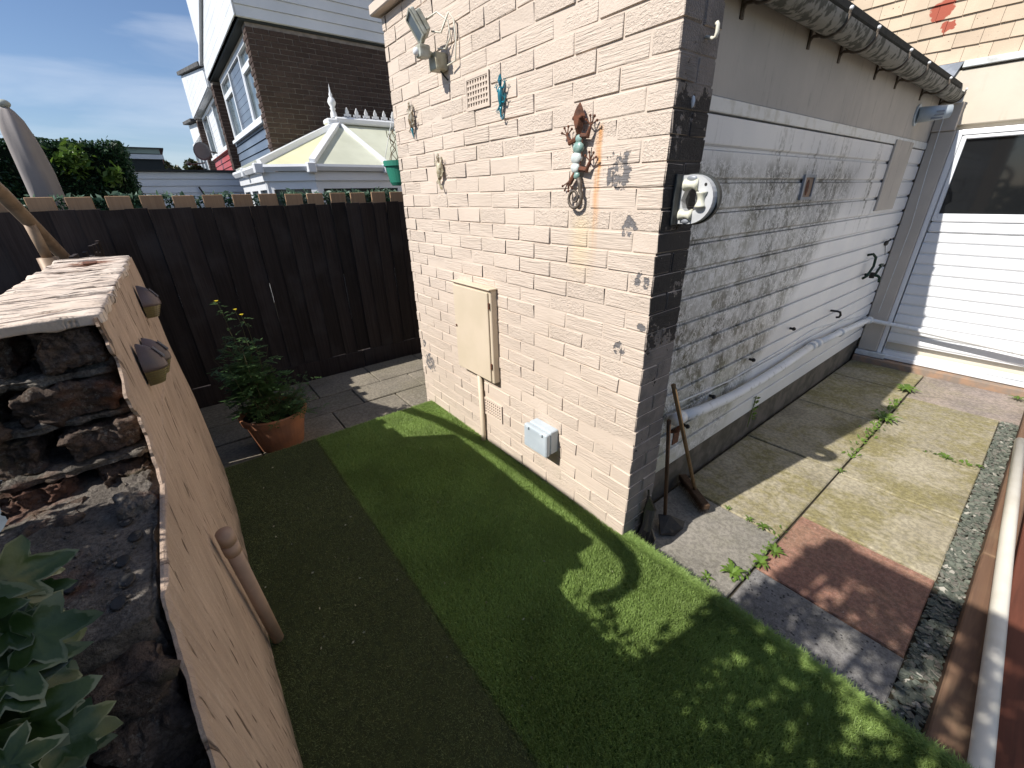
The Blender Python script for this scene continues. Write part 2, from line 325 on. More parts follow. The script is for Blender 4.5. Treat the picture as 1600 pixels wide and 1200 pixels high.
MAT['teal'] = plain('teal_glazed_gecko', (0.01, 0.19, 0.24), (0.015, 0.09, 0.13), 50, 0.25, 0.3, 90, spec=0.7, world_=True)
MAT['bronze'] = plain('patchy_bronze', (0.20, 0.14, 0.08), (0.45, 0.42, 0.34), 60, 0.45, contrast=(0.4, 0.55))
MAT['pearl'] = plain('pearly_cream_metal', (0.55, 0.50, 0.36), (0.22, 0.17, 0.08), 45, 0.4, contrast=(0.48, 0.62))
MAT['stone_white'] = plain('white_glass_stone', (0.72, 0.75, 0.72), (0.52, 0.58, 0.56), 50, 0.2, spec=0.6)
MAT['stone_green'] = plain('sea_green_stone', (0.16, 0.28, 0.24), (0.30, 0.42, 0.38), 60, 0.25, spec=0.6)
MAT['terracotta'] = plain('terracotta', (0.40, 0.17, 0.085), (0.30, 0.14, 0.08), 9, 0.85, 0.2, 60)
MAT['potgreen'] = plain('green_plastic_pot', (0.035, 0.22, 0.15), (0.03, 0.18, 0.125), 6, 0.45)
MAT['cover'] = plain('grey_parasol_cover', (0.30, 0.27, 0.255), (0.24, 0.215, 0.205), 4, 0.85, 0.15, 400, stretch=(1, 1, 0.4))
MAT['pole'] = plain('aged_bronze_pole', (0.34, 0.24, 0.16), (0.22, 0.155, 0.105), 12, 0.5, metal=0.1, contrast=(0.4, 0.7))
MAT['brownpipe'] = plain('brown_painted_pipe', (0.45, 0.31, 0.225), (0.36, 0.25, 0.18), 9, 0.6)
MAT['solar_cap'] = plain('bronze_plastic_cap', (0.14, 0.105, 0.105), (0.10, 0.075, 0.07), 10, 0.35, spec=0.5)
MAT['solar_lens'] = plain('olive_ribbed_lens', (0.19, 0.15, 0.07), (0.13, 0.10, 0.045), 10, 0.25, spec=0.6)
MAT['solar_panel'] = plain('solar_cell', (0.22, 0.22, 0.24), None, rough=0.2, spec=0.7)
MAT['dish'] = plain('dark_grey_dish', (0.10, 0.105, 0.11), None, rough=0.6)

def mat_render():
    t = NT('combed_pink_render'); P = t.pos(); s_ = t.sep(P)
    c = t.mix(t.ramp(t.noise(P, 4, 5), 0.3, 0.7), (0.60, 0.455, 0.35), (0.51, 0.38, 0.29))
    # short slanting gouges and vertical drag marks
    g1 = t.noise(t.scale(P, (46, 1, 7), rot=(0, 0.32, 0)), 1.0, 2, 0.5, 0.3)
    gouge = t.math('MULTIPLY', t.ramp(g1, 0.63, 0.70), t.ramp(t.noise(P, 9, 3), 0.42, 0.52))
    drag = t.noise(t.scale(P, (60, 1, 3.2), rot=(0, 0.1, 0)), 1.0, 4, 0.6)
    c = t.mix(t.ramp(drag, 0.35, 0.65, 0.55, 0.0), c, t.gain(c, 0.72))
    c = t.mix(t.math('MULTIPLY', t.ramp(t.noise(P, 60, 5, 0.7), 0.55, 0.7), 0.35), c, (0.70, 0.58, 0.47))
    c = t.mix(t.math('MULTIPLY', gouge, 0.85), c, (0.13, 0.09, 0.065))
    c = t.mix(t.ramp(t.noise(t.vmath('ADD', P, (3, 0, 2)), 2.6, 5, 0.6), 0.45, 0.68, 0, 0.5), c, (0.36, 0.27, 0.205))
    c = t.mix(t.math('MULTIPLY', t.ramp(s_[2], 0.28, 0.0), t.ramp(t.noise(P, 14, 5), 0.35, 0.6)), c, (0.20, 0.165, 0.12))
    speck = t.ramp(t.noise(P, 150, 3), 0.70, 0.74)
    c = t.mix(t.math('MULTIPLY', speck, 0.6), c, (0.30, 0.15, 0.10))
    h = t.math('SUBTRACT', t.math('MULTIPLY', drag, 0.7), gouge)
    n = t.bump(h, 1.0, 0.012); n = t.bump(t.noise(P, 160, 5, 0.7), 0.8, 0.004, n)
    return t.out(c, 0.85, n, 0.15)
MAT['render'] = mat_render()
def mat_top():
    t = NT('flaking_cream_coping_paint'); P = t.pos()
    c = t.mix(t.ramp(t.noise(P, 7, 5), 0.3, 0.7), (0.74, 0.63, 0.53), (0.66, 0.54, 0.44))
    groove = t.noise(t.scale(P, (52, 5.0, 1)), 1.0, 4, 0.6, 0.9)
    flake = t.ramp(groove, 0.54, 0.60)
    c = t.mix(t.math('MULTIPLY', flake, 0.85), c, (0.15, 0.115, 0.095))
    rustd = t.ramp(t.vmath('DISTANCE', P, (-1.36, -1.63, 1.355)), 0.09, 0.03)
    c = t.mix(t.math('MULTIPLY', rustd, t.ramp(t.noise(P, 40, 4), 0.35, 0.5)), c, (0.20, 0.07, 0.03))
    n = t.bump(t.math('SUBTRACT', groove, flake), 0.9, 0.01); n = t.bump(t.noise(P, 140, 4), 0.5, 0.003, n)
    return t.out(c, 0.8, n, 0.2)
MAT['coping'] = mat_top()
def mat_broken(name, a, b, cmul=1.0):
    t = NT(name); P = t.pos()
    c = t.mix(t.ramp(t.noise(P, 11, 6, 0.65), 0.35, 0.65), a, b)
    lime = t.math('MULTIPLY', t.ramp(t.noise(P, 90, 6, 0.75), 0.52, 0.62), t.ramp(t.noise(P, 10, 4), 0.42, 0.58))
    c = t.mix(t.ramp(t.noise(P, 130, 5, 0.75), 0.38, 0.56, 0.5, 0.0), c, (0.03, 0.025, 0.022))
    c = t.mix(t.math('MULTIPLY', lime, 0.6), c, (0.38, 0.35, 0.30))
    red = t.ramp(t.noise(t.vmath('ADD', P, (4, 9, 1)), 7, 5), 0.56, 0.68)
    c = t.mix(t.math('MULTIPLY', red, 0.55), c, (0.20, 0.085, 0.055))
    moss = t.math('MULTIPLY', t.ramp(t.noise(t.vmath('ADD', P, (1, 2, 6)), 9, 5), 0.55, 0.68), 0.5)
    c = t.mix(moss, c, (0.06, 0.062, 0.025))
    n = t.bump(t.noise(P, 42, 8, 0.7), 1.0, 0.02); n = t.bump(t.noise(P, 220, 4), 0.6, 0.003, n)
    return t.out(c, 0.9, n, 0.2)
MAT['broken'] = mat_broken('sooty_broken_brick', (0.12, 0.088, 0.070), (0.22, 0.16, 0.125))
MAT['brokenm'] = mat_broken('crumbling_old_mortar', (0.27, 0.235, 0.20), (0.16, 0.14, 0.12))
MAT['limem'] = mat_broken('pale_lime_mortar', (0.26, 0.235, 0.20), (0.12, 0.105, 0.09))

def mat_leaf(name, a, b, trans=0.25, rough=0.45, edge=None):
    t = NT(name); P = t.pos(); r = t.n('NewGeometry').outputs['Random Per Island']
    c = t.mix(r, a, b)
    c = t.mix(t.ramp(t.noise(P, 9, 3), 0.35, 0.7), c, t.gain(c, 0.7))
    t.out(c, rough, None, 0.35)
    tr = t.n('BsdfTranslucent'); t.put(tr.inputs['Color'], t.gain(c, 1.5)); ms = t.n('MixShader'); ms.inputs[0].default_value = trans
    o = [x for x in t.t.nodes if x.type == 'OUTPUT_MATERIAL'][0]
    t.t.links.new(t.b.outputs[0], ms.inputs[1]); t.t.links.new(tr.outputs[0], ms.inputs[2]); t.t.links.new(ms.outputs[0], o.inputs[0])
    return t.m
MAT['hedge'] = mat_leaf('dark_hedge_leaf', (0.012, 0.04, 0.015), (0.03, 0.075, 0.025))
MAT['hedge_bright'] = mat_leaf('lime_hedge_leaf', (0.12, 0.20, 0.03), (0.08, 0.15, 0.03))
MAT['tree'] = mat_leaf('olive_tree_leaf', (0.05, 0.065, 0.022), (0.03, 0.042, 0.016))
MAT['screen'] = mat_leaf('plastic_ivy_leaf', (0.01, 0.045, 0.02), (0.02, 0.07, 0.035))
MAT['screen_pale'] = mat_leaf('pale_green_leaf_tip', (0.16, 0.25, 0.18), (0.09, 0.16, 0.10))
MAT['weed'] = mat_leaf('weed_leaf', (0.12, 0.21, 0.03), (0.17, 0.27, 0.05), 0.3)
MAT['potleaf'] = mat_leaf('potted_plant_leaf', (0.06, 0.12, 0.035), (0.10, 0.17, 0.06), 0.3)
MAT['stem'] = plain('green_stem', (0.06, 0.08, 0.03), (0.09, 0.07, 0.04), 20, 0.7)
MAT['petal'] = plain('yellow_petal', (0.70, 0.55, 0.03), None, rough=0.6)
MAT['twig'] = plain('dry_twig', (0.16, 0.12, 0.07), None, rough=0.8)
MAT['compost'] = plain('potting_compost', (0.03, 0.022, 0.015), (0.05, 0.04, 0.03), 60, 0.95, 0.6, 100)
def mat_ivy(name, c0, c1):
    t = NT(name); at = t.n('Attribute', attribute_name='rim').outputs['Fac']; P = t.pos()
    n = t.noise(P, 30, 4)
    f = t.ramp(t.math('ADD', at, t.math('MULTIPLY', t.math('SUBTRACT', n, 0.5), 1.5)), 0.80, 0.92)
    c = t.mix(t.ramp(t.noise(P, 18, 3), 0.35, 0.65), c0, c1)
    c = t.mix(t.math('MULTIPLY', f, t.ramp(t.noise(P, 9, 2), 0.35, 0.6, 0.25, 1.0)), c, (0.20, 0.225, 0.135))
    return t.out(c, 0.35, t.bump(t.noise(P, 60, 3), 0.3, 0.003), 0.45)
MAT['ivy'] = mat_ivy('variegated_ivy_leaf', (0.022, 0.050, 0.010), (0.045, 0.078, 0.020))

def mat_grass(name, a, b, root):
    t = NT(name); h = t.n('Attribute', attribute_name='tip').outputs['Fac']; rr = t.n('Attribute', attribute_name='rv').outputs['Fac']; P = t.pos()
    c = t.mix(rr, a, b)
    c = t.mix(t.ramp(t.noise(P, 3.1, 4), 0.35, 0.7), c, t.gain(c, 0.72))
    c = t.mix(t.ramp(h, 0.0, 0.8), root, c)
    t.out(c, 0.5, None, 0.3)
    tr = t.n('BsdfTranslucent'); t.put(tr.inputs['Color'], c); ms = t.n('MixShader'); ms.inputs[0].default_value = 0.25
    o = [x for x in t.t.nodes if x.type == 'OUTPUT_MATERIAL'][0]
    t.t.links.new(t.b.outputs[0], ms.inputs[1]); t.t.links.new(tr.outputs[0], ms.inputs[2]); t.t.links.new(ms.outputs[0], o.inputs[0])
    return t.m
MAT['grass'] = mat_grass('green_artificial_turf', (0.26, 0.38, 0.09), (0.38, 0.52, 0.17), (0.22, 0.32, 0.09))
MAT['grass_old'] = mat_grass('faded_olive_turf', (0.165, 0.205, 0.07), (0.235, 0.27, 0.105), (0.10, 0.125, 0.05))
def mat_slate():
    t = NT('green_grey_slate_chips'); r = t.n('NewGeometry').outputs['Random Per Island']
    cr_ = t.n('ValToRGB'); t.put(cr_.inputs[0], r); e = cr_.color_ramp.elements
    e[0].color = (0.075, 0.085, 0.07, 1); e[1].color = (0.44, 0.42, 0.36, 1)
    for p, c in ((0.3, (0.11, 0.125, 0.10, 1)), (0.6, (0.155, 0.17, 0.135, 1)), (0.92, (0.16, 0.145, 0.125, 1))):
        q = e.new(p); q.color = c
    return t.out(cr_.outputs[0], 0.75, t.bump(t.noise(t.pos(), 150, 3), 0.4, 0.002), 0.3)
MAT['slate'] = mat_slate()

# ------------------------------------------------------------------ mesh helpers
def link(o, parent=None):
    col.objects.link(o)
    if parent is not None:
        o.parent = parent
        q = parent
        off = Vector((0, 0, 0))
        while q is not None: off += Vector(q.location); q = q.parent
        o.location = Vector(o.location) - off
    return o
def tag(o, label=None, cat=None, group=None, kind=None):
    if label: o['label'] = label
    if cat: o['category'] = cat
    if group: o['group'] = group
    if kind: o['kind'] = kind
    return o
def empty(name, loc, label, cat, group=None):
    o = bpy.data.objects.new(name, None); col.objects.link(o); o.location = loc; o.empty_display_size = 0.1
    return tag(o, label, cat, group)
class MB:
    """collects geometry in world coordinates, builds one mesh object"""
    def __init__(s): s.v = []; s.f = []
    def add(s, vs, fs):
        k = len(s.v); s.v += [tuple(v) for v in vs]; s.f += [tuple(i + k for i in f) for f in fs]; return s
    def box(s, x0, x1, y0, y1, z0, z1):
        return s.add([(x0, y0, z0), (x1, y0, z0), (x1, y1, z0), (x0, y1, z0), (x0, y0, z1), (x1, y0, z1), (x1, y1, z1), (x0, y1, z1)],
                     [(0, 3, 2, 1), (4, 5, 6, 7), (0, 1, 5, 4), (1, 2, 6, 5), (2, 3, 7, 6), (3, 0, 4, 7)])
    def prism(s, poly, off):
        """poly: 3D points, extruded by vector off"""
        n = len(poly); off = Vector(off)
        vs = [Vector(p) for p in poly] + [Vector(p) + off for p in poly]
        return s.add(vs, [tuple(range(n))[::-1], tuple(range(n, 2 * n))] + [(i, (i + 1) % n, n + (i + 1) % n, n + i) for i in range(n)])
    def tube(s, pts, r, n=10, cap=True, flat=None):
        pts = [Vector(p) for p in pts]; k = len(pts); rs = r if isinstance(r, (list, tuple)) else [r] * k
        vs = []; prev = None
        for i, p in enumerate(pts):
            d = (pts[min(i + 1, k - 1)] - pts[max(i - 1, 0)]).normalized()
            if prev is None:
                u = d.orthogonal().normalized()
            else:
                u = (prev - d * prev.dot(d)); u = u.normalized() if u.length > 1e-6 else d.orthogonal().normalized()
            prev = u; w = d.cross(u)
            for j in range(n):
                a = 2 * pi * j / n; vs.append(p + (u * cos(a) + w * sin(a)) * rs[i])
        fs = [(i * n + j, i * n + (j + 1) % n, (i + 1) * n + (j + 1) % n, (i + 1) * n + j) for i in range(k - 1) for j in range(n)]
        if cap: fs += [tuple(range(n))[::-1], tuple(range((k - 1) * n, k * n))]
        return s.add(vs, fs)
    def ball(s, c, r, n=8, m=6, sc=(1, 1, 1)):
        c = Vector(c); vs = []
        for i in range(m + 1):
            th = pi * i / m
            for j in range(n):
                a = 2 * pi * j / n; vs.append(c + Vector((r * sc[0] * sin(th) * cos(a), r * sc[1] * sin(th) * sin(a), r * sc[2] * cos(th))))
        return s.add(vs, [(i * n + j, (i + 1) * n + j, (i + 1) * n + (j + 1) % n, i * n + (j + 1) % n) for i in range(m) for j in range(n)])
    def lathe(s, c, prof, n=28):
        c = Vector(c); k = len(prof)
        vs = [c + Vector((r * cos(2 * pi * j / n), r * sin(2 * pi * j / n), z)) for r, z in prof for j in range(n)]
        return s.add(vs, [(i * n + j, i * n + (j + 1) % n, (i + 1) * n + (j + 1) % n, (i + 1) * n + j) for i in range(k - 1) for j in range(n)])
    def mesh(s, name, mat=None, smooth=False, bevel=0.0, seg=1):
        me = bpy.data.meshes.new(name); me.from_pydata(s.v, [], s.f); me.validate(); me.update()
        if bevel:
            bm = bmesh.new(); bm.from_mesh(me); bmesh.ops.remove_doubles(bm, verts=bm.verts, dist=1e-5)
            bmesh.ops.bevel(bm, geom=[e for e in bm.edges if e.is_manifold and e.calc_face_angle(0) > 0.5], offset=bevel, segments=seg, affect='EDGES', profile=0.6)
            bm.to_mesh(me); bm.free()
        if smooth: me.polygons.foreach_set('use_smooth', [True] * len(me.polygons))
        if mat: me.materials.append(mat if not isinstance(mat, str) else MAT[mat])
        return me
    def build(s, name, mat, parent=None, smooth=False, bevel=0.0, seg=1):
        me = s.mesh(name, mat, smooth, bevel, seg)
        return link(bpy.data.objects.new(name, me), parent)
def box(name, mat, b, parent=None, bevel=0.0):
    return MB().box(*b).build(name, mat, parent, bevel=bevel)

def brick_mesh(name, sx, sy, sz, mat, jit=0.0015, bev=0.005, seed=0, origin='c'):
    r = random.Random(seed)
    bm = bmesh.new(); bmesh.ops.create_cube(bm, size=1)
    for v in bm.verts: v.co = Vector((v.co.x * sx, v.co.y * sy, v.co.z * sz))
    bmesh.ops.bevel(bm, geom=bm.edges[:], offset=bev, segments=1, affect='EDGES')
    for v in bm.verts: v.co += Vector([r.uniform(-jit, jit) for _ in range(3)])
    me = bpy.data.meshes.new(name); bm.to_mesh(me); bm.free(); me.materials.append(MAT[mat]); return me
def rough_mesh(name, sx, sy, sz, mat, cuts=10, amp=0.01, f=22, seed=0, bev=0.012, mats=None):
    r = random.Random(seed); off = Vector((r.uniform(0, 50), r.uniform(0, 50), r.uniform(0, 50)))
    bm = bmesh.new(); bmesh.ops.create_cube(bm, size=1)
    bmesh.ops.subdivide_edges(bm, edges=bm.edges[:], cuts=cuts, use_grid_fill=True)
    for v in bm.verts:
        c = Vector((v.co.x * sx, v.co.y * sy, v.co.z * sz))
        # round the arrises a little
        q = Vector([max(-1, min(1, 2 * k)) for k in v.co]); e = sum(1 for k in q if abs(k) > 0.97)
        if e >= 2: c *= 1 - 0.05 * (e - 1)
        n1 = noise.fractal((c + off) * f, 0.9, 2.0, 4)
        n2 = noise.fractal((c + off * 2) * f * 0.35, 1.0, 2.0, 2); n1 += 0.55 * abs(noise.noise((c + off * 3) * f * 2.6)) - 0.15
        d = Vector((q.x if abs(q.x) > 0.97 else 0, q.y if abs(q.y) > 0.97 else 0, q.z if abs(q.z) > 0.97 else 0))
        v.co = c + d * (n1 * amp + n2 * amp * 1.6)
    me = bpy.data.meshes.new(name); bm.to_mesh(me); bm.free(); me.materials.append(MAT[mat])
    me.polygons.foreach_set('use_smooth', [True] * len(me.polygons)); return me
def inst(name, me, loc, parent, rot=(0, 0, 0), scale=(1, 1, 1)):
    o = bpy.data.objects.new(name, me); o.location = loc; o.rotation_euler = rot; o.scale = scale
    return link(o, parent)
camR = np.array(R); camC = np.array([0.9054, -1.3738, 1.56])
def px(p):
    q = camR @ (np.array(p, float) - camC)
    if q[2] <= 0.05: return (-9999, -9999, q[2])
    return (q[0] / q[2] * 646.84 + 800, q[1] / q[2] * 646.84 + 600, q[2])
def inview(p, m=25):
    a = px(p); return -m < a[0] < 1600 + m and -m < a[1] < 1200 + m
def join_boxes(meshes):  # list of (mesh, loc) -> MB
    mb = MB()
    for me, loc in meshes:
        mb.add([Vector(v.co) + Vector(loc) for v in me.vertices], [tuple(p.vertices) for p in me.polygons])
    return mb

# ------------------------------------------------------------------ ground, paving, turf
ZP = -0.17
g = box('ground', 'soil', (-60, 30, -40, 40, -0.6, -0.225)); tag(g, kind='structure')
path = box('garden_path', 'soil', (-0.17, 1.09, 0.02, 4.30, -0.224, ZP - 0.022)); tag(path, kind='structure')
def slab(x0, x1, y0, y1, mat, parent, z=ZP, seed=0, name='paving_slab'):
    r = random.Random(seed); g_ = 0.006
    x0 += g_; x1 -= g_; y0 += g_; y1 -= g_
    nx_, ny_ = 3, 3; t = 0.045; mb = MB(); dz = r.uniform(-0.003, 0.003); tx = r.uniform(-0.004, 0.004); ty = r.uniform(-0.004, 0.004)
    P = lambda x, y, zz: (x + r.uniform(-0.002, 0.002), y + r.uniform(-0.002, 0.002), zz + dz + tx * (x - x0) + ty * (y - y0))
    vs = []
    b = 0.006
    ring0 = [(x0, y0), (x1, y0), (x1, y1), (x0, y1)]
    ring1 = [(x0 + b, y0 + b), (x1 - b, y0 + b), (x1 - b, y1 - b), (x0 + b, y1 - b)]
    vs = [P(x, y, z - t) for x, y in ring0] + [P(x, y, z - b) for x, y in ring0] + [P(x, y, z) for x, y in ring1]
    fs = [(i, (i + 1) % 4, 4 + (i + 1) % 4, 4 + i) for i in range(4)] + [(4 + i, 4 + (i + 1) % 4, 8 + (i + 1) % 4, 8 + i) for i in range(4)] + [(8, 9, 10, 11)]
    return mb.add(vs, fs).build(name, mat, parent)
ys = [0.03, 0.80, 1.735, 2.70, 3.60, 4.19]
for i in range(5): slab(-0.155, 0.452, ys[i], ys[i + 1], 'slab_grey' if i == 0 else 'slab', path, seed=i)
# the second slab column
for i, (a, b, m) in enumerate(((0.03, 0.495, 'slab_pit'), (0.495, 1.08, 'slab_red'), (1.08, 1.70, 'slab'), (1.70, 2.42, 'slab'), (2.42, 3.46, 'slab'))):
    o = slab(0.452, 1.036, a, b, m, path, seed=20 + i)
    if m == 'slab_red': o['label'] = 'red concrete slab'
    if m == 'slab_pit': o['label'] = 'pitted dark grey slab'
slab(0.452, 1.55, 3.46, 4.19, 'slab_purple', path, seed=31)
apron = box('paved_yard', 'soil', (-3.62, -2.0, -1.75, 4.5, -0.224, ZP - 0.022)); tag(apron, kind='structure')
k = 0
yy = -1.86
while yy < 2.4:
    for j, (x0, x1) in enumerate(((-2.68, -2.06), (-3.05, -2.68), (-3.56, -3.05))):
        k += 1; s0 = yy + (0.3 if j == 1 else 0.0)
        slab(x0, x1, s0, s0 + 0.605, 'slab_far', apron, seed=50 + k)
    yy += 0.605
# turf base blocks
turf = box('lawn_base', 'turfbase', (-1.975, 2.2, -1.60, -0.004, -0.22, -0.012)); tag(turf, kind='structure')
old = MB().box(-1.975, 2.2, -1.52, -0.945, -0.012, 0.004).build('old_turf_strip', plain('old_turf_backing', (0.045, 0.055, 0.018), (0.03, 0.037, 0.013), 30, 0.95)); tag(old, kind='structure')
riser = box('turf_edging', 'concrete', (0.03, 1.03, -0.004, 0.024, -0.22, -0.02)); tag(riser, 'grey concrete upstand between the lawn and the lower slab path', 'edging')
# timber end board of the slate bed
eb = MB().box(1.04, 1.16, -0.002, 0.03, -0.2, -0.03).build('edging_board', 'sleeper', bevel=0.004)
tag(eb, 'short brown board closing the near end of the slate chipping strip', 'board')

def grass(name, mat, n, xr, yr, h, seed, wid=0.0032, lean=0.55, skip=None, z0=-0.012, rag=0.0):
    rs = np.random.RandomState(seed)
    x = rs.uniform(xr[0], xr[1], n); y = rs.uniform(yr[0], yr[1], n)
    if rag: # let the edge fall unevenly
        y = np.where(rs.rand(n) < 0.02, y + rs.uniform(-rag, rag, n), y)
    if skip is not None:
        m = ~skip(x, y); x, y = x[m], y[m]; n = len(x)
    # patches that lean together
    a = 2.2 * np.sin(x * 3.1 + 1.3 * np.sin(y * 4.7)) + 1.9 * np.cos(y * 5.3 + 2.1 * np.sin(x * 2.3 + 1)) + rs.normal(0, 1.7, n) + 4.0
    L = h * rs.uniform(0.65, 1.15, n); l = L * lean * rs.uniform(0.3, 1.3, n)
    tw = rs.uniform(0, 2 * pi, n); wx = np.cos(tw) * wid / 2; wy = np.sin(tw) * wid / 2
    dx = np.cos(a) * l; dy = np.sin(a) * l
    V = np.zeros((n, 5, 3), np.float32); z = np.full(n, z0)
    V[:, 0] = np.stack([x - wx, y - wy, z], 1); V[:, 1] = np.stack([x + wx, y + wy, z], 1)
    mz = z0 + L * 0.6
    V[:, 2] = np.stack([x + wx * .8 + dx * .35, y + wy * .8 + dy * .35, mz], 1); V[:, 3] = np.stack([x - wx * .8 + dx * .35, y - wy * .8 + dy * .35, mz], 1)
    V[:, 4] = np.stack([x + dx, y + dy, z0 + L * 0.93], 1)
    me = bpy.data.meshes.new(name); me.vertices.add(n * 5); me.vertices.foreach_set('co', V.reshape(-1))
    base = (np.arange(n) * 5)[:, None]
    loops = np.concatenate([base + np.array([[0, 1, 2, 3]]), base + np.array([[3, 2, 4]])], 1).astype(np.int32)
    me.loops.add(n * 7); me.loops.foreach_set('vertex_index', loops.reshape(-1))
    me.polygons.add(n * 2)
    st = np.stack([np.arange(n) * 7, np.arange(n) * 7 + 4], 1).reshape(-1).astype(np.int32)
    me.polygons.foreach_set('loop_start', st); me.update(calc_edges=True)
    at = me.attributes.new('tip', 'FLOAT', 'POINT'); at.data.foreach_set('value', np.tile(np.array([0, 0, .6, .6, 1], np.float32), n))
    rv = me.attributes.new('rv', 'FLOAT', 'POINT'); rv.data.foreach_set('value', np.repeat(rs.rand(n).astype(np.float32), 5))
    me.materials.append(MAT[mat]); o = bpy.data.objects.new(name, me); col.objects.link(o); return o
gr = grass('artificial_grass', 'grass', 520000, (-1.98, 1.75), (-0.93, -0.002), 0.023, 3, wid=0.0023, rag=0.0)
tag(gr, 'bright green artificial grass laid along the cream brick wall', 'grass', kind='stuff')
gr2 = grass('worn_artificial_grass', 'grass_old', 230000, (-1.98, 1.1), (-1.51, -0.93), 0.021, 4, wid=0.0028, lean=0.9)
tag(gr2, 'older olive artificial grass strip beside the rendered wall', 'grass', kind='stuff')
# edge of the bright turf riding over the older piece and past the riser
gr3 = grass('turf_fringe', 'grass', 34000, (-0.02, 1.75), (-0.002, 0.036), 0.036, 6, lean=0.9, z0=-0.02); tag(gr3, 'ragged green fringe where the lawn meets the slabs', 'grass', kind='stuff')
# leaf litter
mb = MB()
for i in range(150):
    if i < 90: x, y = rnd.gauss(-1.05, 0.42), rnd.gauss(-1.2, 0.12)
    else: x, y = rnd.uniform(-1.8, 1.0), rnd.uniform(-1.4, -0.1)
    if y < -1.46 or y > -0.02 or x < -1.95: continue
    a = rnd.uniform(0, 6.28); l = rnd.uniform(0.003, 0.008); z = 0.012
    d = Vector((cos(a) * l, sin(a) * l, 0)); w = Vector((-sin(a) * l * .35, cos(a) * l * .35, 0.003)); p = Vector((x, y, z))
    mb.add([p - d, p + w, p + d, p - w], [(0, 1, 2, 3)])
lt = mb.build('leaf_litter', plain('dry_leaf_litter', (0.32, 0.32, 0.22), (0.20, 0.19, 0.12), 40, 0.8)); tag(lt, 'tiny pale dry leaf scraps scattered on the turf', 'leaf litter', kind='stuff')

# ------------------------------------------------------------------ slate strip, sleepers, deck, pipe on the right
bed = box('slate_bed', 'soil', (1.036, 1.132, 0.02, 4.2, -0.224, ZP - 0.02)); tag(bed, kind='structure')
mb = MB()
for i in range(2900):
    y = rnd.uniform(0.03, 3.46) ** 1.0; x = rnd.uniform(1.040, 1.13); z = ZP - 0.012 + rnd.uniform(0, 0.016)
    l = rnd.uniform(0.016, 0.036); w = l * rnd.uniform(0.4, 0.8); t = rnd.uniform(0.002, 0.005); a = rnd.uniform(0, 6.28)
    M = Matrix.Translation((x, y, z)) @ Matrix.Rotation(a, 4, 'Z') @ Matrix.Rotation(rnd.uniform(-.5, .5), 4, 'X') @ Matrix.Rotation(rnd.uniform(-.4, .4), 4, 'Y')
    poly = [(-l / 2, -w / 4), (0, -w / 2), (l / 2, -w / 5), (l / 2.6, w / 2), (-l / 3, w / 2.4)]
    vs = [M @ Vector((p[0], p[1], 0)) for p in poly] + [M @ Vector((p[0] * .9, p[1] * .9, t)) for p in poly]
    mb.add(vs, [(5, 6, 7, 8, 9)] + [(j, (j + 1) % 5, 5 + (j + 1) % 5, 5 + j) for j in range(5)])
sl = mb.build('slate_chippings', 'slate'); tag(sl, 'strip of green grey slate chippings between slabs and timber', 'gravel', kind='stuff')
slp = empty('timber_border', (1.18, 2, -0.2), 'reddish brown timber border running along the slate chippings', 'border')
for (a, b, dz) in ((-0.25, 1.36, 0.0), (1.365, 2.42, 0.006), (2.425, 3.9, -0.004)):
    MB().box(1.134, 1.232, a, b, -0.22, -0.10 + dz).build('sleeper', 'sleeper', slp, bevel=0.006)
dk = empty('red_deck', (1.4, 1.5, -0.2), 'red brown stained boards beyond the timber border', 'decking')
x = 1.244
for i in range(5):
    MB().box(x, x + 0.11, -1.0, 3.9, -0.20, -0.115 - 0.004 * i).build('deck_board', 'deck', dk, bevel=0.004); x += 0.118
lp = MB().tube([(1.145, 2.86, -0.062), (1.19, 1.6, -0.066), (1.249, 0.15, -0.066), (1.285, -0.8, -0.066)], 0.0275, 20).build('white_pipe', 'pipe_cream', smooth=True)
tag(lp, 'long straight off white plastic pipe lying on the timber border', 'pipe')
tag(lp); 

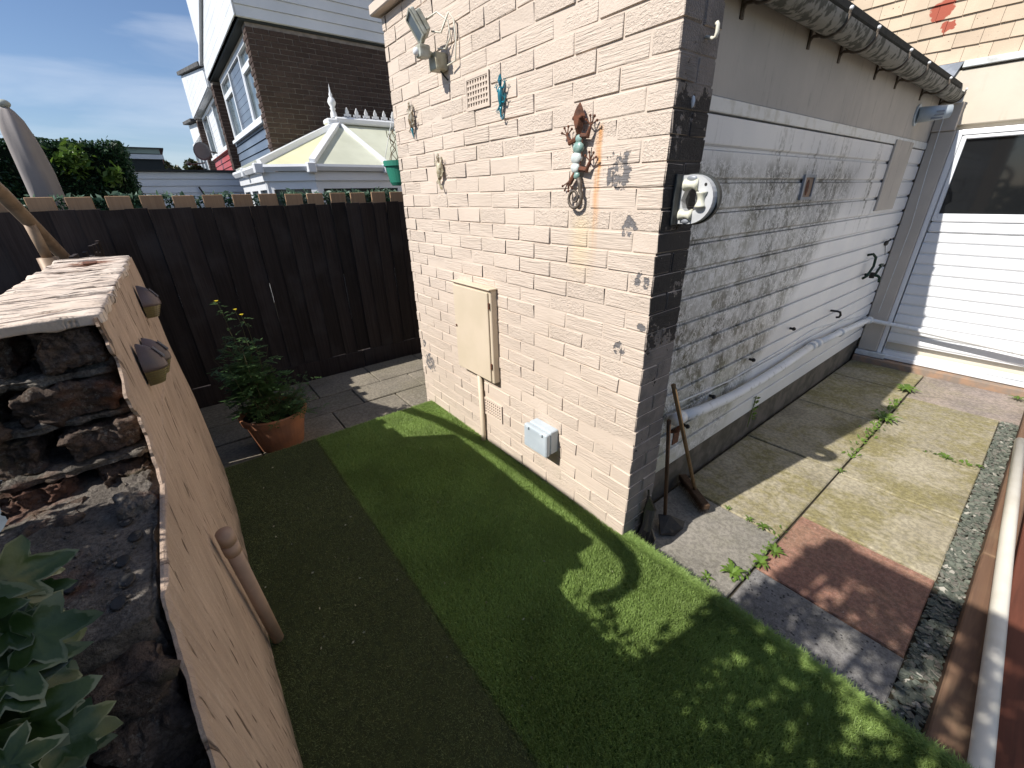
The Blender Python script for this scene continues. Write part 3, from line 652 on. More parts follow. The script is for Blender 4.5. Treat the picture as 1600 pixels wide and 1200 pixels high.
# ------------------------------------------------------------------ cream brick block
blk = empty('painted_brick_outhouse', (-1.0, 0.5, ZP), 'cream painted rough brick outhouse block with peeling grey corner', 'outhouse')
MB().box(-2.067, -0.003, 0.0028, 0.213, -0.22, 2.545).build('mortar_core', 'pink_m', blk)
H = 0.075; BW = 0.225
full = [brick_mesh('brick', 0.218, 0.1025, 0.0685, 'pink', 0.0022, 0.003, s) for s in range(7)]
half = [brick_mesh('brick_half', 0.1055, 0.1025, 0.0685, 'pink', 0.002, 0.003, 20 + s) for s in range(4)]
deep = [brick_mesh('brick_corner', 0.1035, 0.216, 0.0685, 'pink', 0.002, 0.003, 30 + s) for s in range(4)]
place = []
AB = [(-1.192, -0.985, 1.945, 2.09), (-1.183, -0.977, 0.215, 0.34)]   # air brick openings
for kz in range(36):
    z = -0.15 + kz * H + 0.0375
    if z + 0.04 > 2.555: break
    odd = kz % 2
    if odd: # front: stretcher at the corner
        spans = [(-0.215, 0.0)]; x = -0.215
    else:   # corner brick lies along the return
        spans = []; x = -0.1025
    while x > -2.06:
        x1 = x - 0.010; x0 = max(-2.07, x1 - 0.215)
        if x1 - x0 > 0.04: spans.append((x0, x1))
        x = x0
    for (x0, x1) in spans:
        # cut round the air bricks
        parts = [(x0, x1)]
        for (a0, a1, z0, z1) in AB:
            if z > z0 - 0.03 and z < z1 + 0.03:
                np_ = []
                for (p0, p1) in parts:
                    if p1 <= a0 or p0 >= a1: np_.append((p0, p1)); continue
                    if p0 < a0 - 0.03: np_.append((p0, a0 - 0.008))
                    if p1 > a1 + 0.03: np_.append((a1 + 0.008, p1))
                parts = np_
        for (p0, p1) in parts:
            L = p1 - p0; me = rnd.choice(full) if L > 0.15 else rnd.choice(half); w0 = 0.215 if L > 0.15 else 0.1025
            place.append((me, ((p0 + p1) / 2, 0.051 + rnd.uniform(-0.003, 0.002), z + rnd.uniform(-0.0012, 0.0012)), (L / w0 - 0.006 * rnd.random(), 1, rnd.uniform(0.985, 1.02)), (rnd.uniform(-.006, .006), rnd.uniform(-.006, .006), rnd.uniform(-.005, .005))))
    if odd: place.append((rnd.choice(half), (-0.05125 + rnd.uniform(-.002, .002), 0.164, z), (1, 1, 1), (0, 0, 0)))
    else: place.append((rnd.choice(deep), (-0.05125 + rnd.uniform(-.002, .002), 0.1075, z), (1, 1, 1), (0, 0, 0)))
vis = [p for p in place if inview(p[1])]; hid = [p for p in place if not inview(p[1])]
vis.sort(key=lambda p: px(p[1])[2])
for (me, loc, sc_, rt) in vis[:300]: inst('brick', me, loc, blk, rt, sc_)
mb = MB()
for (me, loc, sc_, rt) in vis[300:] + hid:
    mb.add([Vector((v.co.x * sc_[0], v.co.y, v.co.z)) + Vector(loc) for v in me.vertices], [tuple(p.vertices) for p in me.polygons])
o = mb.build('distant_bricks', 'pink', blk); o['kind'] = 'stuff'
MB().box(-2.12, 0.055, -0.055, 0.27, 2.556, 2.61).build('coping_slab', 'pink_m', blk, bevel=0.006)
def airbrick(x0, x1, z0, z1, nx_, nz_):
    mb = MB(); y0, y1 = -0.006, 0.03; m = 0.012
    mb.box(x0, x1, y0, y1, z0, z0 + m).box(x0, x1, y0, y1, z1 - m, z1).box(x0, x0 + m, y0, y1, z0 + m, z1 - m).box(x1 - m, x1, y0, y1, z0 + m, z1 - m)
    px_ = (x1 - x0 - 2 * m) / nx_; pz = (z1 - z0 - 2 * m) / nz_; bx = px_ * 0.42; bz = pz * 0.36
    for i in range(nx_ + 1):
        c = x0 + m + i * px_; mb.box(max(c - bx / 2, x0 + m), min(c + bx / 2, x1 - m), y0 + .003, y1, z0 + m, z1 - m)
    for i in range(nz_ + 1):
        c = z0 + m + i * pz; mb.box(x0 + m, x1 - m, y0 + .002, y1, max(c - bz / 2, z0 + m), min(c + bz / 2, z1 - m))
    a = mb.build('air_brick', 'pink_m', blk)
    box('vent_shaft', 'iron_black', (x0 + 0.004, x1 - 0.004, 0.0155, 0.0285, z0 + 0.004, z1 - 0.004), a)
airbrick(-1.190, -0.987, 1.948, 2.088, 8, 5); airbrick(-1.181, -0.979, 0.213, 0.338, 8, 5)

# ------------------------------------------------------------------ garage wing: white cladding, fascia, roof
gar = empty('lean_to_garage', (-0.8, 2.3, ZP), 'low garage wing with algae stained white board cladding', 'garage')
box('garage_wall', 'plinth', (-1.9, -0.195, 0.235, 4.35, -0.22, 2.30), gar)
box('base_plinth', 'plinth', (-0.20, -0.172, 0.23, 4.30, -0.22, 0.035), gar)
z = 1.848
bme = None
def board_me(h):
    # shiplap: flat face with a coved groove at its foot
    prof = [(-0.190, 0.0), (-0.168, 0.0), (-0.168, 0.012), (-0.157, 0.020), (-0.155, 0.024), (-0.1545, h - 0.003), (-0.158, h), (-0.190, h)]
    return MB().prism([(x, 0.232, zz) for x, zz in prof], (0, 4.04, 0)).mesh('cladding_board', 'clad')
bme = board_me(0.126)
for i in range(14):
    z -= 0.129
    inst('cladding_board', bme, (0, 0, z), gar)
box('trim_board', 'pvc_dirty', (-0.19, -0.148, 0.232, 4.27, 1.852, 1.905), gar, bevel=0.003)
box('fascia_panel', 'fascia', (-0.194, -0.156, 0.232, 2.1, 1.908, 2.30), gar)
box('fascia_panel', 'fascia', (-0.194, -0.1565, 2.103, 4.29, 1.908, 2.30), gar)
box('cover_strip', 'fascia', (-0.154, -0.140, 3.24, 3.76, 1.375, 1.884), gar, bevel=0.002)
gar.children[-1]['label'] = 'beige cover panel over the boards'
MB().box(-2.0, -0.06, 0.225, 4.32, 2.305, 2.345).build('roof_edge', 'felt', gar, bevel=0.006)
# socket opening left in the boards
s = MB().box(-0.156, -0.143, 1.62, 1.79, 1.495, 1.51).box(-0.156, -0.143, 1.62, 1.79, 1.615, 1.63).box(-0.156, -0.143, 1.62, 1.64, 1.51, 1.615).box(-0.156, -0.143, 1.77, 1.79, 1.51, 1.615).build('vent_frame', 'lead', gar)
box('vent_opening', 'orange', (-0.156, -0.150, 1.64, 1.77, 1.51, 1.615), s)
MB().ball((-0.150, 1.70, 1.562), 0.045, 10, 6, (0.1, 0.55, 1.0)).build('vent_hole', 'rust', s)

gut = empty('roof_gutter', (-0.07, 2.3, 2.2), 'mottled grey half round cement gutter along the garage eave', 'gutter')
n = 14; r0, r1 = 0.062, 0.052; cx_, cz_ = -0.075, 2.262
ysg = [0.235, 0.62, 1.29, 1.71, 2.36, 2.83, 3.55]; ends = ysg + [4.24]
for a, b in zip(ends[:-1], ends[1:]):
    vs = []; fs = []
    for yq, f in ((a + 0.002, 1.0), (b - 0.002, 1.0)):
        for j in range(n + 1):
            t = pi + pi * j / n; vs.append((cx_ + r0 * cos(t), yq, cz_ + r0 * sin(t)))
        for j in range(n + 1):
            t = pi + pi * j / n; vs.append((cx_ + r1 * cos(t), yq, cz_ + r1 * sin(t)))
    m = n + 1
    for j in range(n):
        fs += [(j, j + 1, 2 * m + j + 1, 2 * m + j), (m + j + 1, m + j, 3 * m + j, 3 * m + j + 1), (j + 1, j, m + j, m + j + 1), (2 * m + j, 2 * m + j + 1, 3 * m + j + 1, 3 * m + j)]
    fs += [(0, 2 * m, 3 * m, m), (n, m + n, 3 * m + n, 2 * m + n)]
    MB().add(vs, fs).build('trough', 'asbestos', gut, smooth=False)
for yq in ysg[1:] + [4.225]:
    mb = MB(); pts = [(cx_ + (r0 + .004) * cos(pi + pi * j / n), yq, cz_ + (r0 + .004) * sin(pi + pi * j / n)) for j in range(n + 1)]
    mb.tube(pts, 0.006, 6); mb.tube([(cx_ + r0, yq, cz_), (cx_ + r0 + .004, yq, cz_ + 0.02)], 0.006, 6)
    mb.tube([(-0.156, yq, 2.165), (-0.152, yq, 2.195), (-0.14, yq, 2.212), (-0.10, yq, 2.207)], 0.007, 6); mb.box(-0.157, -0.150, yq - .012, yq + .012, 2.165, 2.24)
    br = mb.build('bracket', 'rust_tail', gut)
    MB().ball((cx_ + r0 + 0.004, yq, cz_ + 0.022), 0.009, 8, 5).build('clip', 'pvc', br)
MB().box(-0.142, -0.01, 4.238, 4.25, 2.19, 2.28).build('end_stop', 'pvc_dirty', gut, bevel=0.004)

# outlet cowl, hooks, tap on the cladding
ow = empty('extractor_outlet', (-0.155, 3.62, 2.07), 'light blue grey round vent outlet under the gutter end', 'vent')
MB().tube([(-0.156, 3.62, 2.07), (-0.146, 3.62, 2.07)], 0.075, 20).build('wall_flange', 'grey_plastic', ow)
MB().tube([(-0.150, 3.62, 2.07), (-0.06, 3.66, 2.075), (0.03, 3.70, 2.08)], [0.055, 0.052, 0.045], 18).build('duct', 'grey_plastic', ow, smooth=True)
for i in range(3): MB().box(-0.06 + i * 0.004, 0.01, 3.612 + i * .001, 3.622, 2.03 + i * 0.022, 2.042 + i * 0.022).build('louvre', 'lead', ow)
def hook(pts, r, mat, label, cat='hook', name='wall_hook'):
    o = MB().tube(pts, r, 8).build(name, mat, smooth=True); return tag(o, label, cat)
hook([(-0.156, 2.91, 0.60), (-0.11, 2.91, 0.602), (-0.09, 2.93, 0.595), (-0.085, 2.95, 0.565), (-0.095, 2.96, 0.545), (-0.115, 2.955, 0.54)], 0.009, 'iron_black', 'small black bent hook screwed low on the white cladding')
hook([(-0.156, 3.50, 1.00), (-0.12, 3.52, 1.01), (-0.10, 3.55, 0.98), (-0.10, 3.57, 0.9), (-0.11, 3.50, 0.82), (-0.13, 3.47, 0.80)], 0.011, 'green_iron', 'dark green curved hose hook above the garden tap')
tap = empty('garden_tap', (-0.155, 3.6, 0.8), 'dark garden tap fixed on the white cladding near the pillar', 'tap')
MB().tube([(-0.156, 3.62, 0.815), (-0.06, 3.62, 0.815), (-0.04, 3.62, 0.80), (-0.035, 3.62, 0.76)], 0.012, 10).build('spout', 'green_iron', tap, smooth=True)
MB().tube([(-0.08, 3.62, 0.82), (-0.075, 3.66, 0.87), (-0.07, 3.70, 0.90)], 0.010, 8).box(-0.085, -0.065, 3.66, 3.74, 0.895, 0.91).build('handle', 'green_iron', tap)
MB().tube([(-0.10, 3.62, 0.79), (-0.10, 3.62, 0.84)], 0.02, 10).build('tap_body', 'iron_black', tap)
o = MB().ball((-0.145, 3.97, 1.065), 0.035, 8, 6, (.5, 1.2, .7)).tube([(-0.15, 3.95, 1.07), (-0.11, 3.90, 1.10), (-0.10, 3.86, 1.11)], 0.008, 6).tube([(-0.15, 3.98, 1.05), (-0.14, 4.05, 0.95)], 0.003, 5).build('cable_clip', 'iron_black'); tag(o, 'black knotted cable end hanging on the cladding beside the pillar', 'cable')
for i, (yq, zq, lb) in enumerate(((0.72, 0.30, 'near the broom handle'), (0.98, 0.41, 'above the pipe dip'), (1.45, 0.53, 'halfway along the pipe'), (2.05, 0.62, 'near the pipe joint'))):
    o = MB().tube([(-0.156, yq, zq), (-0.13, yq, zq), (-0.126, yq, zq - 0.01)], 0.009, 7).ball((-0.128, yq, zq), 0.014, 7, 5).build('screw_cap', 'iron_black'); tag(o, 'dark screw head in the stained cladding ' + lb, 'screw')

# waste pipe
wp = empty('waste_pipe', (-0.1, 2.3, 0.35), 'dirty white waste pipe sagging along the cladding and across the door', 'pipe')
pts = [(-0.112, 0.55, 0.425), (-0.108, 0.80, 0.388), (-0.108, 1.2, 0.352), (-0.108, 1.6, 0.346), (-0.108, 2.0, 0.358), (-0.108, 2.55, 0.388)]
MB().tube(pts, 0.031, 16).build('pipe_run', 'pipe', wp, smooth=True)
MB().tube([(-0.108, 2.5, 0.386), (-0.108, 3.2, 0.352), (-0.112, 4.0, 0.30), (-0.11, 4.16, 0.285)], 0.027, 14).build('pipe_run', 'pipe', wp, smooth=True)
for yq, zq in ((0.56, 0.423), (2.50, 0.386), (2.62, 0.382), (3.22, 0.351), (4.13, 0.288)): MB().tube([(-0.108, yq - .035, zq + .001), (-0.108, yq + .035, zq - .001)], 0.036, 14).build('coupling', 'pipe', wp, smooth=True)
MB().tube([(-0.11, 4.15, 0.285), (-0.09, 4.19, 0.278), (-0.04, 4.205, 0.272), (0.3, 4.21, 0.25), (1.0, 4.21, 0.20), (1.9, 4.21, 0.13)], 0.021, 14).build('pipe_run', 'pipe', wp, smooth=True)
MB().tube([(-0.156, 0.60, 0.30), (-0.12, 0.60, 0.32), (-0.112, 0.60, 0.38)], 0.012, 8).box(-0.156, -0.150, 0.62, 0.68, 0.20, 0.31).build('pipe_bracket', 'rust', wp)
cb = MB().tube([(-0.150, 0.56, 0.49), (-0.150, 1.2, 0.445), (-0.150, 2.0, 0.47), (-0.150, 2.6, 0.50), (-0.150, 3.4, 0.42), (-0.150, 4.1, 0.34)], 0.005, 6).build('cable', 'pvc_dirty'); tag(cb, 'thin white cable clipped along the cladding above the waste pipe', 'cable')

# ------------------------------------------------------------------ main house behind
hs = empty('main_house', (0.6, 4.6, ZP), 'house wall hung with cream painted tiles above a white door', 'house')
box('house_wall', 'house_panel', (-6, 4.5, 4.38, 8, -0.22, 6.4), hs)
box('upper_panel', 'house_panel', (-0.155, 3.2, 4.325, 4.378, 2.03, 2.44), hs, bevel=0.004)
box('trim_board', 'pvc_dirty', (-0.10, 3.2, 4.30, 4.378, 2.455, 2.505), hs, bevel=0.004)
box('door_pillar', 'pillar', (-0.152, 0.012, 4.275, 4.378, -0.06, 1.985), hs, bevel=0.006)
box('pillar_cap', 'pillar', (-0.153, 0.0, 4.262, 4.324, 1.988, 2.20), hs, bevel=0.004)
box('pillar_foot', 'pvc_dirty', (-0.155, 0.10, 4.235, 4.30, -0.115, -0.065), hs, bevel=0.004)
box('door_threshold', 'orange', (-0.152, 3.2, 4.19, 4.30, -0.22, -0.118), hs, bevel=0.004)
MB().tube([(-0.10, 4.255, 2.19), (-0.085, 4.255, 1.7), (-0.06, 4.262, 1.2), (-0.075, 4.262, 0.35)], 0.0035, 6).build('wall_cable', 'pvc_dirty', hs)
MB().prism([(-0.15, 4.30, 2.36), (-0.10, 4.30, 2.50), (-0.30, 4.30, 2.50), (-0.30, 4.30, 2.36)], (0, 0.06, 0)).build('lead_flashing', 'lead', hs)
tme = []
for q in range(4):
    mb = MB(); w = 0.1655; hh = 0.125; r_ = random.Random(q); t0 = 0.013
    # tile leans out at its foot
    j = [r_.uniform(-.002, .002) for _ in range(4)]
    mb.add([(0, -0.026 + j[0], 0 + j[1]), (w, -0.026 + j[2], 0 + j[3]), (w, -0.010, hh), (0, -0.010, hh), (0, -0.012, 0 + j[1]), (w, -0.012, j[3]), (w, 0.0, hh), (0, 0, hh)],
           [(0, 1, 2, 3), (1, 0, 4, 5), (0, 3, 7, 4), (1, 5, 6, 2)])
    tme.append(mb.mesh('wall_tile', 'tile', bevel=0.0))
tiles = []
for rr in range(22):
    z = 2.51 + rr * 0.112
    for c in range(-14, 15):
        x = c * 0.168 + (0.084 if rr % 2 else 0) + 0.03
        tiles.append((x, z + rnd.uniform(-.002, .002)))
vis = [t for t in tiles if inview((t[0] + .08, 4.37, t[1] + .05), 60)]
for (x, z) in vis[:290]: inst('wall_tile', rnd.choice(tme), (x, 4.38 - rnd.uniform(0, .003), z), hs)
mb = MB()
for (x, z) in [t for t in tiles if t not in vis]:
    me = tme[0]; mb.add([Vector(v.co) + Vector((x, 4.38, z)) for v in me.vertices], [tuple(p.vertices) for p in me.polygons])
o = mb.build('upper_tiles', 'tile', hs); o['kind'] = 'stuff'
# door
door = MB().box(0.014, 0.058, 4.292, 4.37, -0.065, 1.985).box(0.058, 1.95, 4.292, 4.37, 1.945, 1.985).box(1.91, 1.95, 4.292, 4.37, -0.065, 1.945).box(0.058, 1.91, 4.292, 4.37, -0.065, -0.03).build('door', 'pvc', hs, bevel=0.004)
MB().box(0.0, 2.0, 4.262, 4.29, -0.112, -0.068).build('door_sill', 'pvc', door, bevel=0.006)
MB().box(0.06, 0.093, 4.300, 4.36, 1.25, 1.943).box(0.093, 1.9, 4.300, 4.36, 1.913, 1.943).box(0.093, 1.9, 4.300, 4.36, 1.25, 1.315).build('window_frame', 'pvc', door, bevel=0.006)
MB().box(0.06, 1.9, 4.305, 4.36, 1.150, 1.245).build('mid_rail', 'pvc', door, bevel=0.012)
box('window_pane', 'glass', (0.094, 1.9, 4.328, 4.335, 1.316, 1.912), door)
prof = [(4.36, 0), (4.324, 0), (4.324, 0.008), (4.312, 0.022), (4.310, 0.03), (4.310, 0.095), (4.315, 0.0985), (4.36, 0.0985)]
dme = MB().prism([(0.060, yq, zz) for yq, zz in prof], (1.848, 0, 0)).mesh('door_plank', 'pvc')
z = 1.146
while z > 0.06:
    z -= 0.0990; inst('door_plank', dme, (0, 0, z), door)
dr = box('dark_interior_sheet', 'eave', (0.1, 1.9, 4.345, 4.36, 1.32, 1.91), door)  # dark sheet behind the pane stands in for the unlit interior

# ------------------------------------------------------------------ things on the cream wall
mbx = empty('meter_box', (-1.19, -0.03, 0.5), 'flat cream painted meter box on the brick wall above a short pipe', 'meter box')
box('cabinet', 'meter', (-1.392, -0.992, -0.045, 0.0, 0.505, 1.075), mbx, bevel=0.004)
box('cabinet_door', 'meter', (-1.386, -1.012, -0.056, -0.0465, 0.515, 1.062), mbx, bevel=0.003)
box('top_flange', 'meter', (-1.398, -0.986, -0.060, 0.0, 1.0765, 1.085), mbx, bevel=0.002)
for zq in (0.97, 0.60): MB().tube([(-1.004, -0.052, zq), (-1.004, -0.052, zq + 0.035)], 0.006, 8).build('hinge', 'rust', mbx)
MB().tube([(-1.19, -0.020, 0.50), (-1.185, -0.020, 0.05), (-1.185, -0.022, 0.0)], 0.016, 12).build('cable_conduit', 'meter', mbx, smooth=True)
MB().tube([(-1.37, -0.057, 0.80), (-1.37, -0.0605, 0.80)], 0.008, 10).build('lock', 'rust', mbx)
jb = empty('junction_box', (-0.60, -0.04, 0.3), 'pale grey outdoor socket box low on the brick wall', 'socket box')
MB().box(-0.645, -0.468, -0.062, 0.0, 0.262, 0.405).build('box_body', 'grey_plastic', jb, bevel=0.012, seg=3)
MB().box(-0.650, -0.463, -0.098, -0.0645, 0.258, 0.402).build('box_lid', 'grey_plastic', jb, bevel=0.014, seg=3)
for xq in (-0.61, -0.50): MB().box(xq - .01, xq + .01, -0.108, -0.099, 0.385, 0.399).build('lid_clip', 'grey_plastic', jb, bevel=0.002)

fl = empty('flood_light', (-1.33, -0.05, 2.15), 'old security flood light with motion sensor high on the brick wall', 'flood light')
MB().box(-1.425, -1.345, -0.070, 0.0, 2.150, 2.225).build('wall_mount', 'lamp_beige', fl, bevel=0.01, seg=2)
MB().tube([(-1.385, -0.065, 2.215), (-1.39, -0.10, 2.225)], 0.012, 8).build('arm', 'lamp_beige', fl)
MB().box(-1.42, -1.36, -0.145, -0.085, 2.195, 2.25).build('sensor_body', 'lamp_grey', fl, bevel=0.012, seg=2)
MB().ball((-1.395, -0.148, 2.220), 0.018, 12, 8).build('sensor_dome', 'pvc', fl, smooth=True)
M = Matrix.Translation((-1.385, -0.145, 2.315)) @ Matrix.Scale(0.78, 4) @ Matrix.Rotation(radians(-18), 4, 'Y') @ Matrix.Rotation(radians(24), 4, 'X') @ Matrix.Rotation(radians(-18), 4, 'Z')
def xf(mb): mb.v = [tuple(M @ Vector(v)) for v in mb.v]; return mb
xf(MB().prism([(-0.062, 0.0, -0.078), (0.062, 0.0, -0.078), (0.062, 0.0, 0.078), (-0.062, 0.0, 0.078)], (0, 0.028, 0)).prism([(-0.052, 0.03, -0.062), (0.052, 0.03, -0.062), (0.052, 0.03, 0.06), (-0.052, 0.03, 0.06)], (0, 0.035, 0))).build('lamp_casing', 'lamp_grey', fl, bevel=0.006)
xf(MB().box(-0.050, 0.050, -0.006, -0.001, -0.062, 0.066)).build('lamp_glass', 'lamp_glass', fl)
xf(MB().box(-0.062, 0.062, -0.012, -0.001, 0.068, 0.078).box(-0.062, 0.062, -0.012, -0.001, -0.078, -0.066).box(-0.062, -0.052, -0.012, -0.001, -0.066, 0.068).box(0.052, 0.062, -0.012, -0.001, -0.066, 0.068)).build('lamp_bezel', 'lamp_grey', fl, bevel=0.002)
MB().tube([(-1.36, -0.10, 2.345), (-1.32, -0.06, 2.37), (-1.27, -0.03, 2.33), (-1.27, -0.022, 2.27), (-1.31, -0.03, 2.23), (-1.35, -0.05, 2.235)], 0.004, 7).tube([(-1.35, -0.08, 2.30), (-1.31, -0.05, 2.29), (-1.26, -0.03, 2.36), (-1.235, -0.02, 2.33), (-1.225, -0.02, 2.25), (-1.24, -0.02, 2.17), (-1.30, -0.03, 2.16)], 0.0042, 7).build('cable', 'cream_plastic', fl, smooth=True)
MB().tube([(-1.375, -0.03, 2.152), (-1.36, -0.02, 2.13), (-1.35, -0.004, 2.11)], 0.004, 6).build('lead_in', 'iron_black', fl)

# geckos ------------------------------------------------------------
def gecko(name, x, z0, z1, label, cat='ornament', mats=('teal',) * 4, tail='curl', w=1.0, sway=0.0, stones=False, flip=1, hw=0.13):
    """a wall-mounted metal gecko, head up, between heights z0 and z1"""
    L = z1 - z0; y = -0.022; S = L
    def W(u, v): return (x + u * S * flip, y, z0 + v * L)
    g_ = empty(name, (x, -0.01, z0), label, cat, 'metal gecko ornaments on the cream wall')
    cl = lambda v: sway * sin((1 - v) * 5.0)
    if stones:
        MB().tube([(W(-0.045 + cl(0.66), 0.68)), W(-0.07 + cl(.5), 0.52), W(-0.065, 0.4), W(-0.02, 0.33)], S * 0.008, 6).tube([W(0.05, 0.68), W(0.05, 0.52), W(0.02, 0.4), W(0.0, 0.33)], S * 0.008, 6).build('body_frame', mats[0], g_)
        for v, r, m, u in ((0.675, 0.046, 'stone_green', 0.005), (0.595, 0.068, 'stone_green', 0.0), (0.50, 0.070, 'stone_white', -0.02), (0.41, 0.060, 'stone_white', -0.03), (0.335, 0.042, 'stone_green', -0.012)):
            MB().ball(W(u, v), r * S, 12, 8, (1.1, 0.6, 0.9)).build('body_stone', m, g_, smooth=True)
    else:
        k = 9; pts = [W(cl(0.72 - 0.42 * i / (k - 1)), 0.72 - 0.42 * i / (k - 1)) for i in range(k)]
        MB().tube(pts, [S * w * q for q in (0.045, 0.06, 0.068, 0.072, 0.07, 0.066, 0.058, 0.045, 0.035)], 10).build('body', mats[0], g_, smooth=True)
    # head: flattened diamond
    hc = 0.87; hp = [(0, 1.0), (0.032, 0.955), (hw * .5, 0.87), (0.05, 0.78), (0.022, 0.70), (-0.022, 0.70), (-0.05, 0.78), (-hw * .5, 0.87), (-0.032, 0.955)]
    hp = [(u * 1.05 + cl(v) * .5, v) for u, v in hp]
    top = [Vector(W(u * .55, (v - hc) * .6 + hc)) + Vector((0, -0.05 * S, 0)) for u, v in hp]; bot = [Vector(W(u, v)) for u, v in hp]; n_ = len(hp)
    MB().add(bot + top, [tuple(range(n_, 2 * n_))] + [(i, (i + 1) % n_, n_ + (i + 1) % n_, n_ + i) for i in range(n_)] + [tuple(range(n_))[::-1]]).build('head', mats[1], g_)
    for s_ in (-1, 1): MB().ball(Vector(W(s_ * 0.045, 0.86)) + Vector((0, -0.035 * S, 0)), 0.020 * S, 8, 6).build('eye', mats[1], g_, smooth=True)
    # legs with four splayed toes
    for (s_, v0, v1, um) in ((-1, 0.68, 0.72, 0.17), (1, 0.70, 0.78, 0.16), (-1, 0.36, 0.27, 0.14), (1, 0.40, 0.46, 0.17)):
        a = W(s_ * 0.03, v0); el = W(s_ * um * 0.75, (v0 + v1) / 2 - 0.05); ft = W(s_ * um, v1)
        lg = MB().tube([a, el, ft], [0.026 * S, 0.028 * S, 0.012 * S], 7)
        fv = Vector(ft); up = 1 if v1 > v0 else -1
        for t in (-50, -10, 30, 68):
            an = radians(90 - t * s_ * flip) if up > 0 else radians(-90 + t * s_ * flip)
            e = fv + Vector((cos(an), 0, sin(an))) * S * 0.085; lg.tube([fv, e], 0.007 * S, 5); lg.ball(e, 0.014 * S, 6, 4)
        lg.build('leg', mats[2], g_)
    if tail == 'spiral':
        pts = [W(0.02, 0.31), W(0.045, 0.25), W(0.05, 0.18)]; rr = [0.034, 0.034, 0.03]
        c = (-0.035, 0.115)
        for i in range(26):
            a_ = radians(20 - i * 24); q = 0.112 * (1 - i / 30); pts.append(W(c[0] + q * cos(a_), c[1] + q * sin(a_) * 1.05)); rr.append(0.028 - 0.0007 * i)
        MB().tube(pts, [S * q * 0.72 for q in rr], 8).build('tail', mats[3], g_, smooth=True)
    elif tail == 'curl':
        pts = [W(cl(.3), 0.31), W(cl(.22) - .02, 0.22), W(-.015, 0.12), W(0.02, 0.04), W(0.07, 0.02), W(0.10, 0.07), W(0.085, 0.13)]
        MB().tube(pts, [S * q for q in (0.04, 0.034, 0.028, 0.024, 0.02, 0.016, 0.012)], 8).build('tail', mats[3], g_, smooth=True)
    else:
        pts = [W(cl(.3), 0.31), W(0.0, 0.2), W(0.03, 0.1), W(0.07, 0.0)]
        MB().tube(pts, [S * q for q in (0.045, 0.035, 0.022, 0.008)], 8).build('tail', mats[3], g_, smooth=True)
gecko('gecko_ornament', -0.385, 1.500, 1.872, 'large rusty iron gecko with white stones and spiral tail', mats=('rust', 'rust', 'rust', 'rust_tail'), tail='spiral', stones=True, hw=0.15)
gecko('gecko_ornament', -0.876, 1.872, 2.05, 'glossy teal gecko right of the upper air brick', mats=('teal',) * 4, tail='curl', w=1.15)
gecko('gecko_ornament', -1.78, 1.885, 2.085, 'mottled brown gecko with blue green tail, farthest along the wall', mats=('bronze', 'bronze', 'bronze', 'teal'), tail='taper', w=1.4)
gecko('gecko_ornament', -1.49, 1.595, 1.792, 'cream and bronze S-shaped gecko low left on the wall', mats=('pearl', 'bronze', 'pearl', 'pearl'), tail='curl', sway=0.05, w=1.5)

# hose guide on the corner return
hg = empty('hose_guide', (0.0, 0.12, 1.53), 'pale grey D-shaped hose guide with ivory rollers on the wall corner', 'hose guide')
yc = 0.105
def ring(outer, inner, y0, y1, name, mat, bevel=0.0):
    n_ = len(outer); mb = MB()
    vs = [(u, y0, v) for u, v in outer] + [(u, y0, v) for u, v in inner] + [(u, y1, v) for u, v in outer] + [(u, y1, v) for u, v in inner]
    fs = []
    for i in range(n_):
        j = (i + 1) % n_
        fs += [(i, j, n_ + j, n_ + i), (2 * n_ + j, 2 * n_ + i, 3 * n_ + i, 3 * n_ + j), (j, i, 2 * n_ + i, 2 * n_ + j), (n_ + i, n_ + j, 3 * n_ + j, 3 * n_ + i)]
    return mb.add(vs, fs).build(name, mat, hg)
outer = [(0.010, 1.452), (0.010, 1.49), (0.010, 1.53), (0.010, 1.57), (0.010, 1.608), (0.05, 1.610)]; 
outer += [(0.05 + 0.082 * sin(a), 1.531 + 0.079 * cos(a)) for a in [radians(q) for q in range(12, 180, 12)]]; outer += [(0.05, 1.452)]
cc = (0.052, 1.531)
inner = []
for (u, v) in outer:
    d = Vector((u - cc[0], v - cc[1])); l_ = d.length; inner.append((cc[0] + d.x / l_ * 0.036, cc[1] + d.y / l_ * 0.040))
ring(outer, inner, yc - 0.016, yc + 0.012, 'guide_plate', 'hanger_body')
ring([(a * 1.0 + (a - cc[0]) * .10, b + (b - cc[1]) * .06) for a, b in outer], [(cc[0] + (a - cc[0]) * 1.15, cc[1] + (b - cc[1]) * 1.15) for a, b in inner], yc + 0.013, yc + 0.030, 'back_plate', 'hanger_dark')
box('wall_bracket', 'hanger_dark', (0.0, 0.011, yc - 0.05, yc + 0.045, 1.447, 1.613), hg, bevel=0.003)
def roller(a, b):
    a = Vector(a); b = Vector(b); pts = [a.lerp(b, i / 8) for i in range(9)]
    MB().tube(pts, [0.020 - 0.008 * sin(pi * i / 8) for i in range(9)], 14).build('roller', 'roller', hg, smooth=True)
roller((0.026, yc - 0.018, 1.578), (0.072, yc - 0.018, 1.578)); roller((0.022, yc - 0.018, 1.482), (0.064, yc - 0.018, 1.482)); roller((0.092, yc - 0.018, 1.508), (0.092, yc - 0.018, 1.556))
for (u, v, rr) in ((0.047, 1.598, 0.019), (0.042, 1.463, 0.019)): MB().ball((u, yc - 0.017, v), rr, 14, 8, (1, 0.25, 0.5)).build('roller_cap', 'lead', hg, smooth=True)
MB().tube([(0.100, yc - 0.0175, 1.578), (0.100, yc - 0.0155, 1.578)], 0.005, 8).build('screw_hole', 'iron_black', hg)
